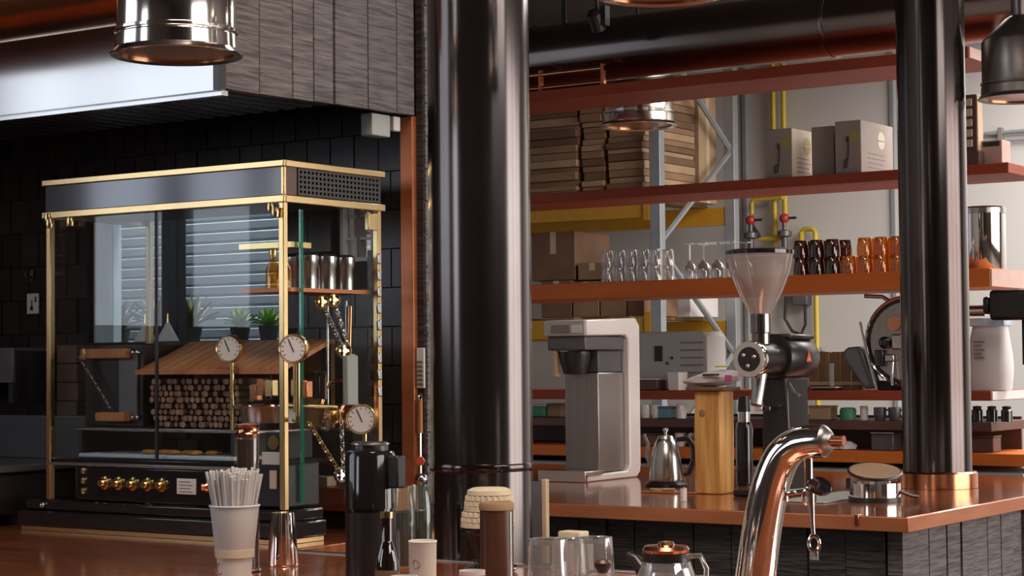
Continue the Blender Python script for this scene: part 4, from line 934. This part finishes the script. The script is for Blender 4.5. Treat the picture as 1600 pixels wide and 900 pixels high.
for j in range(7):
    f = j/6
    for k in range(14):
        a = 2*PI*k/14; r = math.sin(PI*(.12+.76*f))
        vs.append((-.11+.21*f, .055*r*math.cos(a)*(1+.08*math.sin(3*k+j)), .034*(.55+.55*f)*(1+r*math.sin(a)*.98)))
for j in range(6):
    for k in range(14): fs.append((j*14+k, j*14+(k+1)%14, (j+1)*14+(k+1)%14, (j+1)*14+k))
fs += [tuple(range(14))[::-1], tuple(84+k for k in range(14))]
zmin = min(v[2] for v in vs); vs = [(x_, y_, z_-zmin) for x_, y_, z_ in vs]
P(bg_, 'paper', B().add(vs, fs), 'white_matte'); P(bg_, 'yellow_label', B().box(.02, .06, -.03, .0, .066, .071), 'yellow_tag', .001)
P(bg_, 'pink_label', B().box(.075, .095, -.066, -.05, .018, .04), 'magenta', .002); P(bg_, 'print', B().box(-.01, .05, -.0625, -.055, .038, .044), 'print_dark')
tb = T('black_bottle', 'tall black bottle with steel collar right of the wooden block', 'bottle', (-3.2070, 6.1720, CT))
P(tb, 'body', B().lathe([(.0001,0),(.030,0),(.032,.01),(.032,.20),(.026,.225),(.0001,.225)], 28), 'black_gloss'); P(tb, 'collar', B().lathe([(.0001,.226),(.022,.226),(.022,.262),(.0001,.262)], 24), 'steel'); P(tb, 'cap', B().lathe([(.0001,.263),(.024,.263),(.02,.318),(.0001,.322)], 24), 'black_satin')

gx = -2.8929
gd = T('bulk_grinder', 'black coffee grinder with frosted hopper on the brewing counter', 'grinder', (gx, 5.62, CT))
zc = .45
P(gd, 'motor', B().lathe([(.0001,.16),(.070,.16),(.076,.17),(.076,.36),(.066,.385),(.0001,.388)], 40, AIM((0,0,zc+.005), (0,1,0))), 'black_satin')
P(gd, 'head', B().lathe([(.0001,.01),(.052,.01),(.054,.02),(.054,.16),(.0001,.16)], 36, AIM((0,0,zc), (0,1,0))), 'black_satin')
P(gd, 'head_ring', B().lathe([(.044,-.012),(.058,-.012),(.060,-.004),(.060,.012),(.044,.012)], 36, AIM((0,0,zc), (0,1,0))), 'chrome')
dl_ = P(gd, 'dial', B().lathe([(.0001,-.014),(.040,-.014),(.044,.0),(.0001,.0)], 28, AIM((0,0,zc), (0,1,0))), 'black_gloss')
for k in range(3): P(dl_, 'dial_screw', B().ball(.008, TR(.022*math.cos(2.1*k+.4), -.016, zc+.022*math.sin(2.1*k+.4))), 'chrome')
P(gd, 'top_plate', B().box(-.06, .06, .17, .36, zc+.066, zc+.084), 'black_satin', .008)
P(gd, 'column', B().prism([(-.055,0),(.055,0),(.045,zc-.06),(-.045,zc-.06)], .17, .33), 'black_satin', .008)
P(gd, 'foot', B().box(-.085, .085, .02, .36, 0, .022), 'black_satin', .008)
P(gd, 'bag_spout', B().tube([(0,.06,zc-.045),(0,.05,zc-.10),(0,.035,zc-.15)], [.028,.022,.020], 16), 'steel')
P(gd, 'bag_clamp', B().box(-.012, .012, .05, .17, zc-.17, zc-.155), 'chrome', .002)
P(gd, 'side_lever', B().tube([(.046,.18,zc-.08),(.075,.16,zc-.11),(.10,.15,zc-.12)], .006, 8), 'steel')
P(gd, 'neck', B().lathe([(.0001,zc+.050),(.030,zc+.050),(.030,zc+.085),(.034,zc+.088),(.034,zc+.150),(.0001,zc+.150)], 24, TR(0,.075,0)), 'duct_steel')
P(gd, 'hopper', B().shell([(.035,zc+.148),(.040,zc+.160),(.072,zc+.22),(.098,zc+.285),(.110,zc+.345),(.107,zc+.345),(.095,zc+.285),(.069,zc+.22),(.037,zc+.162),(.032,zc+.15)], 40, TR(0,.075,0)), 'frosted', label='frosted conical bean hopper')
P(gd, 'hopper_lid', B().lathe([(.0001,zc+.346),(.113,zc+.346),(.113,zc+.358),(.100,zc+.362),(.0001,zc+.364)], 40, TR(0,.075,0)), 'black_gloss')
m_ = AIM((.0765*math.cos(-.35), .27, zc+.005+.0765*math.sin(.12)), (1, 0, .0))
# red triangular emblem on the motor, facing +X
em_ = P(gd, 'emblem', B().prism([(-.020,-.018),(.020,-.018),(0,.024)], -.0006, .0006, TR(.0772, .275, zc+.008) @ Matrix.Rotation(PI/2, 4, 'Z')), 'signal_red', label='small red triangle emblem')
P(em_, 'emblem_line', B().box(.0776, .0782, .262, .288, zc-.004, zc-.001).box(.0776, .0782, .266, .284, zc+.003, zc+.005), 'shelf_end')

tn = T('round_tin', 'round polished steel tin with tilted bronze lid in front of the slimmer column', 'tin', (-2.4826, 5.6631, CT))
P(tn, 'body', B().lathe([(.0001,0),(.074,0),(.080,.004),(.080,.058),(.0001,.058)], 40), 'chrome'); P(tn, 'base_ring', B().lathe([(.081,.0),(.085,.0),(.085,.014),(.081,.014)], 40), 'black_satin')
lm = Matrix.Translation((0,.0,.088)) @ Matrix.Rotation(.26, 4, Vector((math.cos(YAW), math.sin(YAW), 0)))
P(tn, 'lid', B().lathe([(.0001,0),(.080,0),(.082,.004),(.080,.008),(.0001,.008)], 40, lm), 'kraft'); P(tn, 'lid_rim', B().torus(.082, .005, lm @ TR(0,0,.004), 40), 'black_satin')
P(tn, 'hinge', B().box(-.096, -.08, -.012, .012, .035, .07), 'black_satin', .003); P(tn, 'latch', B().tube([(.078,.02,.03),(.11,.03,.018),(.13,.035,.016)], .006, 8), 'black_satin'); P(tn, 'lid_stay', B().box(-.02,.02,.06,.076,.058,.10), 'steel')
rt = T('small_roll', 'tiny white and copper roll at the front edge of the brewing counter', 'roll', (-3.0193, 5.3869, CT))
P(rt, 'paper', B().lathe([(.0001,0),(.011,0),(.011,.04),(.0001,.04)], 16), 'white_matte'); P(rt, 'core', B().lathe([(.0001,.0405),(.006,.0405),(.006,.044),(.0001,.044)], 12), 'copper_bright')
ONE('wooden_stick', 'flat orange wooden stick lying before the kettle', 'stick', B().box(-.10, .10, -.006, .006, 0, .006), 'orange_wood', (-3.2366, 5.6740, CT), .15, None, .002)
ONE('steel_mat', 'grey metal mat lying between the chrome tap and the round tin', 'mat', B().box(-.085, .075, -.24, .24, 0, .005), 'machine_grey', (-2.6535, 5.7342, CT), 0, None, .002)
gc = T('metal_scoop', 'small pale scoop on the counter beneath the kettle', 'scoop', (-3.2890, 5.6827, CT))
P(gc, 'bowl', B().shell([(.0001,0),(.018,.002),(.024,.014),(.022,.014),(.016,.005),(.0001,.004)], 18), 'stick_wood'); P(gc, 'handle', B().tube([(.022,0,.012),(.06,.02,.012)], .004, 8), 'stick_wood')

# ================================================================ ON THE NEAR BAR
BT = 1.0005
# straw cup
cup = T('straw_cup', 'stacked paper cups holding white straws beside the brass cabinet', 'cup', (-2.5845, 2.8155, BT))
P(cup, 'lower_cup', B().shell([(.0001,0),(.030,0),(.036,.085),(.034,.085),(.029,.004),(.0001,.004)], 32), 'paper')
P(cup, 'logo', B().torus(.010, .0014, TR(-.012, -.0316, .05, 'X', PI/2), 18, 6), 'kraft')
P(cup, 'upper_cup', B().shell([(.0001,.075),(.036,.075),(.0375,.078),(.048,.170),(.050,.172),(.048,.174),(.046,.17),(.036,.082),(.0001,.08)], 36), 'white_matte')
P(cup, 'rim', B().torus(.0485, .002, TR(0,0,.172), 36, 8), 'white_matte'); P(cup, 'sleeve', B().shell([(.0375,.072),(.0385,.072),(.0392,.088),(.0382,.088),(.0375,.072)], 32), 'cream')
stm = B().tube([(0,0,0),(0,0,.158)], .0030, 6).mesh('straw')
for k in range(165):
    a = 2.399*k; r = .024*math.sqrt((k+.5)/165)
    o = link('straw', stm, 'white_matte', None, cup.location + Vector((r*math.cos(a), r*math.sin(a), .084 + random.uniform(0,.008))))
    lean = .19*(r/.024) + random.uniform(-.02,.02)
    o.rotation_euler = (-lean*math.sin(a), lean*math.cos(a), 0)
    o.scale = (1, 1, 1 - .12*random.random())
    tag(o, 'white paper straw standing in the stacked paper cup', 'straw', 'straws in the cup')
cb2 = T('cold_brew_bottle', 'slim dark bottle with copper cap behind the straw cup', 'bottle', (-2.8364, 3.1329, BT))
P(cb2, 'glass', B().lathe([(.0001,0),(.023,0),(.0245,.004),(.0245,.29),(.0001,.29)], 28), 'thin_clear'); P(cb2, 'coffee', B().lathe([(.0001,.004),(.0234,.004),(.0234,.286),(.0001,.286)], 24), 'coffee')
P(cb2, 'cap', B().lathe([(.0001,.291),(.026,.291),(.027,.298),(.024,.302),(.024,.312),(.027,.318),(.0001,.322)], 28), 'copper_bright')
P(cb2, 'foot_ring', B().torus(.026, .003, TR(0,0,.004), 28), 'steel')
sm = T('steel_shaker', 'polished steel shaker tumbler right of the straw cup', 'shaker', (-2.8489, 3.2605, BT))
P(sm, 'wall', B().lathe([(.0001,0),(.034,0),(.035,.003),(.026,.118),(.0001,.120)], 36), 'chrome'); P(sm, 'rim', B().torus(.0345, .0015, TR(0,0,.003), 36), 'chrome')
sv = T('black_server', 'tall black insulated server with handle block on the near bar', 'server', (-2.3709, 2.9750, BT))
P(sv, 'lower_body', B().lathe([(.0001,0),(.050,0),(.050,.158),(.0001,.158)], 40), 'black_satin'); P(sv, 'seam_ring', B().lathe([(.0001,.1585),(.0475,.1585),(.0475,.164),(.0001,.164)], 40), 'black_gloss')
P(sv, 'upper_body', B().lathe([(.0001,.1645),(.0505,.1645),(.0505,.268),(.046,.276),(.0001,.276)], 40), 'black_gloss'); P(sv, 'lid', B().lathe([(.0001,.277),(.036,.277),(.036,.290),(.034,.294),(.020,.2945),(.018,.290),(.0001,.290)], 36), 'black_satin')
P(sv, 'lid_rim', B().torus(.036, .0025, TR(0,0,.290), 36), 'steel'); P(sv, 'handle_block', B().box(.052, .078, -.014, .014, .205, .268), 'black_matte', .004); P(sv, 'handle_arm', B().box(.044, .054, -.010, .010, .225, .255), 'black_matte')
ab = T('sauce_bottle', 'small dark glass bottle in front of the black server', 'bottle', (-2.2202, 2.8334, BT))
P(ab, 'glass', B().lathe([(.0001,0),(.021,0),(.022,.004),(.022,.08),(.012,.115),(.0105,.118),(.0105,.160),(.0001,.160)], 28), 'dark_bottle'); P(ab, 'cap', B().lathe([(.0001,.1605),(.0125,.1605),(.0125,.172),(.0001,.173)], 20), 'brass')
P(ab, 'label', B().shell([(.0223,.02),(.0226,.02),(.0226,.065),(.0223,.065)], 28), 'kraft_dark')
for i, (px_, lb) in enumerate((((-2.5787, 3.3528), 'clear carafe of dark syrup just right of the black server'), ((-2.5786, 3.4132), 'clear carafe of dark syrup next to the thick column'))):
    cf = T('syrup_carafe', lb, 'carafe', (px_[0], px_[1], BT), 0, 'syrup carafes')
    P(cf, 'glass', B().shell([(.0001,0),(.024,0),(.0255,.004),(.0255,.12),(.021,.165),(.023,.178),(.0215,.178),(.0195,.165),(.0235,.12),(.0235,.006),(.0001,.004)], 26), 'pale_green'); P(cf, 'syrup', B().lathe([(.0001,.007),(.0225,.007),(.0225,.122),(.0001,.122)], 24), 'coffee')
wc_ = T('paper_cup', 'small cream paper cup with faint emblem at the foot of the thick column', 'cup', (-2.2206, 2.9446, BT))
P(wc_, 'wall', B().shell([(.0001,0),(.025,0),(.0265,.105),(.028,.108),(.0265,.110),(.025,.106),(.0235,.004),(.0001,.004)], 28), 'paper'); P(wc_, 'emblem', B().torus(.008, .0009, AIM((.004,-.0262,.068), (.1,-1,0)), 16, 6), 'carton_grey').scale = (1, 1.0, 1)
for i, (px_, lb) in enumerate((((-2.1639, 2.8127), 'little orange and white cup between the dark bottle and the cream cup'), ((-2.1105, 2.9522), 'little orange and white cup left of the filter holder'))):
    oc = T('striped_cup', lb, 'cup', (px_[0], px_[1], BT), 0, 'orange and white cups')
    P(oc, 'wall', B().shell([(.0001,0),(.022,0),(.025,.058),(.023,.058),(.0205,.004),(.0001,.004)], 24), 'white_matte'); P(oc, 'stripe', B().shell([(.0242,.036),(.0248,.036),(.0255,.050),(.0249,.050)], 24), 'signal_red')
# filter holder
fl = T('filter_holder', 'black wire cone stand with steel saucer holding paper filters', 'filter stand', (-2.3755, 3.3947, BT))
P(fl, 'saucer', B().lathe([(.0001,0),(.048,0),(.058,.008),(.056,.010),(.046,.004),(.0001,.004)], 36), 'steel')
for k in range(7): P(fl, 'wire_ring', B().torus(.026+.0045*k, .0014, TR(-.010, 0, .030+k*.0085), 32, 6), 'black_matte')
for k in range(8):
    a = 2*PI*k/8; P(fl, 'wire_rib', B().tube([(-.010+.022*math.cos(a), .022*math.sin(a), .006), (-.010+.058*math.cos(a), .058*math.sin(a), .094)], .0014, 6), 'black_matte')
P(fl, 'cone_liner', B().shell([(.018,.012),(.046,.085),(.044,.085),(.016,.012)], 28, TR(-.010,0,0)), 'brown_leather')
for k in range(7):
    z = .0950 + k*.0115
    r0 = .058 - .0016*k
    f_ = B().shell([(.034,.0003),(r0,.0003),(r0*.985,.0095),(r0*.93,.0108),(.034,.0070)] if k < 6 else [(.034,.0003),(r0,.0003),(r0*.97,.010),(r0*.75,.015),(.0001,.016)], 48)
    f_.v = [(x_*(1+.045*math.sin(24*math.atan2(y_, x_)+k)), y_*(1+.045*math.sin(24*math.atan2(y_, x_)+k)), z_) for x_, y_, z_ in f_.v]
    ONE('paper_filter', 'cream ruffled paper filter in the stack on the wire stand', 'paper filter', f_, 'cream', fl.location + Vector((-.010 + .001*k, 0, z)), .3*k, 'paper filters on the stand')
bc = T('brown_canister', 'brown leather-look cylinder with pale lid before the paper filters', 'canister', (-2.2725, 3.2864, BT))
bc.location = bc.location + Vector((.030, -.062, 0))
P(bc, 'body', B().lathe([(.0001,0),(.034,0),(.0345,.004),(.0345,.148),(.0001,.148)], 36), 'brown_leather'); P(bc, 'lid', B().lathe([(.0001,.1485),(.036,.1485),(.036,.160),(.033,.164),(.0001,.164)], 36), 'kraft')
P(bc, 'seam', B().box(.0335, .0352, -.003, .003, .004, .146), 'steel')
# menu stand
mn = T('menu_stand', 'grey menu panel with pale wooden edge right of the thick column', 'menu stand', (-2.3375, 3.5494, BT))
P(mn, 'panel', B().box(-.028, -.002, -.012, -.006, .0, .185), 'panel_grey'); P(mn, 'wood_edge', B().box(-.001, .011, -.014, .0, .0, .19), 'stick_wood', .002); P(mn, 'foot', B().box(-.03, .02, -.03, .02, 0, .006), 'black_matte')
# glasses
def water_glass(label, loc, r, h):
    t = T('water_glass', label, 'glass', loc, 0, 'water glasses on the near bar')
    P(t, 'wall', B().shell([(r,0),(r*.97,h*.4),(r*.86,h),(r*.80,h*.99),(r*.90,h*.4),(r*.93,.0),(r,0)], 32), 'clear'); P(t, 'bottom', B().lathe([(.0001,h*.93),(r*.82,h*.93),(r*.84,h*.99),(.0001,h*.99)], 32), 'clear')
    return t
water_glass('clear upturned water glass, left one beside the menu stand', (-1.9098, 2.9091, BT), .041, .130)
water_glass('clear upturned water glass, right one beside the coffee server', (-1.8638, 2.9879, BT), .041, .128)
water_glass('clear upturned water glass at the back between the other two', (-2.0697, 3.2346, BT), .036, .095)
nb_ = T('napkin_box', 'white napkin box behind the upturned water glasses', 'box', (-2.2236, 3.4809, BT))
P(nb_, 'box', B().box(-.035, .035, -.03, .03, 0, .072), 'paper', .003); P(nb_, 'napkin', B().box(-.026, .03, -.018, .02, .0725, .086), 'cream', .003)
cs2 = T('coffee_server', 'glass coffee server with black collar and copper lid', 'coffee server', (-1.7494, 3.0547, BT))
P(cs2, 'glass', B().shell([(.0001,0),(.050,0),(.056,.012),(.056,.05),(.044,.083),(.040,.092),(.041,.10),(.0385,.10),(.0375,.092),(.042,.082),(.0535,.05),(.0535,.013),(.048,.003),(.0001,.003)], 36), 'clear')
P(cs2, 'coffee', B().lathe([(.0001,.004),(.047,.004),(.0525,.014),(.0525,.036),(.0001,.036)], 32), 'amber_liquid')
P(cs2, 'collar', B().shell([(.0405,.084),(.0435,.084),(.0435,.100),(.0405,.100),(.0405,.084)], 32), 'black_satin'); P(cs2, 'lid', B().lathe([(.0001,.101),(.042,.101),(.043,.106),(.039,.112),(.016,.114),(.013,.120),(.0001,.121)], 32), 'copper_bright')
P(cs2, 'handle', B().tube([(.042,.0,.095),(.070,.0,.098),(.083,.0,.075),(.080,.0,.045),(.060,.0,.028)], .005, 10), 'clear'); P(cs2, 'spout', B().tube([(-.045,0,.06),(-.066,0,.085),(-.082,0,.092)], [.016,.010,.007], 12), 'black_satin')
tl = T('sugar_jar', 'small glass jar with bronze knob lid at the bottom edge', 'jar', (-1.6962, 2.7487, BT))
P(tl, 'glass', B().shell([(.0001,0),(.036,0),(.039,.006),(.039,.07),(.036,.074),(.036,.07),(.036,.008),(.0001,.004)], 32), 'clear'); P(tl, 'lid', B().lathe([(.0001,.0745),(.038,.0745),(.036,.084),(.015,.094),(.0001,.095)], 32), 'clear'); P(tl, 'knob', B().lathe([(.0001,.0955),(.008,.0955),(.014,.106),(.015,.112),(.010,.117),(.0001,.118)], 20), 'brown_leather')

# ---- chrome tap tower
ty = 3.31
tw = T('tap_tower', 'curved chrome tap tower rising from the near bar at lower right', 'tap', (0, 0, 0))
pts = [(-1.7068, 3.3100, 0.9892), (-1.6977, 3.3100, 1.0482), (-1.6856, 3.3100, 1.1219), (-1.6710, 3.3100, 1.1894), (-1.6554, 3.3100, 1.2348), (-1.6374, 3.3100, 1.2668), (-1.6117, 3.3100, 1.2866), (-1.5824, 3.3100, 1.2944), (-1.5521, 3.3100, 1.2960)]
import itertools
def spline(ps, n=5):
    out = []
    for i in range(len(ps)-1):
        p0, p1, p2, p3_ = [Vector(ps[max(0, min(len(ps)-1, i+d))]) for d in (-1, 0, 1, 2)]
        for k in range(n):
            t = k/n
            out.append(.5*((2*p1) + (-p0+p2)*t + (2*p0-5*p1+4*p2-p3_)*t*t + (-p0+3*p1-3*p2+p3_)*t**3))
    out.append(Vector(ps[-1])); return out
sp = spline(pts); nn = len(sp)
sp[0] = Vector((sp[2].x, sp[2].y, 1.0015)); sp[1] = Vector((sp[2].x, sp[2].y, 1.006))
P(tw, 'arch', B().tube(sp, [.040 - .009*(i/(nn-1)) for i in range(nn)], 32), 'chrome')
P(tw, 'base_flange', B().lathe([(.0001,0),(.060,0),(.060,.006),(.046,.014),(.0001,.014)], 32, TR(sp[0].x, sp[0].y, 1.0005)), 'chrome')
e = Vector(pts[-1]); d_ = Vector((1, 0, .02))
P(tw, 'end_cap', B().lathe([(.0001,-.002),(.0295,-.002),(.028,.004),(.020,.012),(.012,.016),(.0001,.016)], 32, AIM(e, d_)), 'brushed_steel')
P(tw, 'outlet', B().lathe([(.0001,.016),(.011,.016),(.010,.040),(.0001,.040)], 20, AIM(e, d_)), 'copper_bright')
fx = Vector((-1.5856, 3.3100, 1.2558))
P(tw, 'faucet_body', B().tube([fx+Vector((0,0,.02)), fx+Vector((0,0,-.055))], .008, 14), 'chrome')
P(tw, 'faucet_disc', B().lathe([(.0001,-.004),(.022,-.003),(.024,.0),(.022,.004),(.0001,.006)], 24, AIM(fx+Vector((.022,0,-.045)), (.5,-.45,.75))), 'black_gloss')
P(tw, 'disc_rim', B().torus(.017, .003, AIM(fx+Vector((.003,-.004,-.065)), (1,-.3,0)), 20), 'chrome')
P(tw, 'side_arm', B().tube([fx+Vector((0,0,-.055)), fx+Vector((-.045,0,-.062)), fx+Vector((-.047,0,-.075))], .004, 8), 'chrome')
P(tw, 'nozzle', B().tube([fx+Vector((.006,-.006,-.055)), fx+Vector((.009,-.006,-.11)), fx+Vector((.011,-.006,-.135))], [.008,.0045,.004], 10), 'steel')
P(tw, 'pull_ring', B().torus(.010, .003, AIM(fx+Vector((.012,-.006,-.152)), (.3,-1,0)), 18, 8, 1.5) .box(-.008,.008,-.003,.003,-.010,.004, TR(*(fx+Vector((.012,-.006,-.172))))), 'chrome')

# ---- things hanging on the end of the tiled wall
wp = T('wall_thermometer', 'small pale ribbed plate hanging on the charred board end of the tiled wall', 'thermometer', (-3.157, 4.1885, 1.4348))
P(wp, 'plate', B().box(-.013, .013, -.008, -.001, -.055, .055), 'white_matte', .002)
for k in range(6): P(wp, 'rib', B().box(-.010, .010, -.011, -.008, -.045+k*.012, -.040+k*.012), 'print_grey')
ld = T('hanging_ladle', 'wooden handled steel ladle hanging below the pale plate', 'ladle', (-3.157, 4.1885, 1.3476))
P(ld, 'handle', B().tube([(0,-.008,0),(0,-.010,-.09)], [.006,.008], 10), 'orange_wood'); P(ld, 'rod', B().tube([(0,-.010,-.09),(.0,-.010,-.20)], .004, 8), 'chrome'); P(ld, 'bowl', B().ball(.018, TR(.002,-.008,-.215)), 'steel'); P(ld, 'hook', B().torus(.008,.002, TR(0,-.008,.006,'Y',PI/2), 12, 6), 'steel')
P(ld, 'red_tag', B().lathe([(.0001,0),(.014,0),(.012,.006),(.0001,.006)], 7, AIM((.006,-.018,-.165), (.4,-.9,0))), 'signal_red', label='red flower shaped tag')
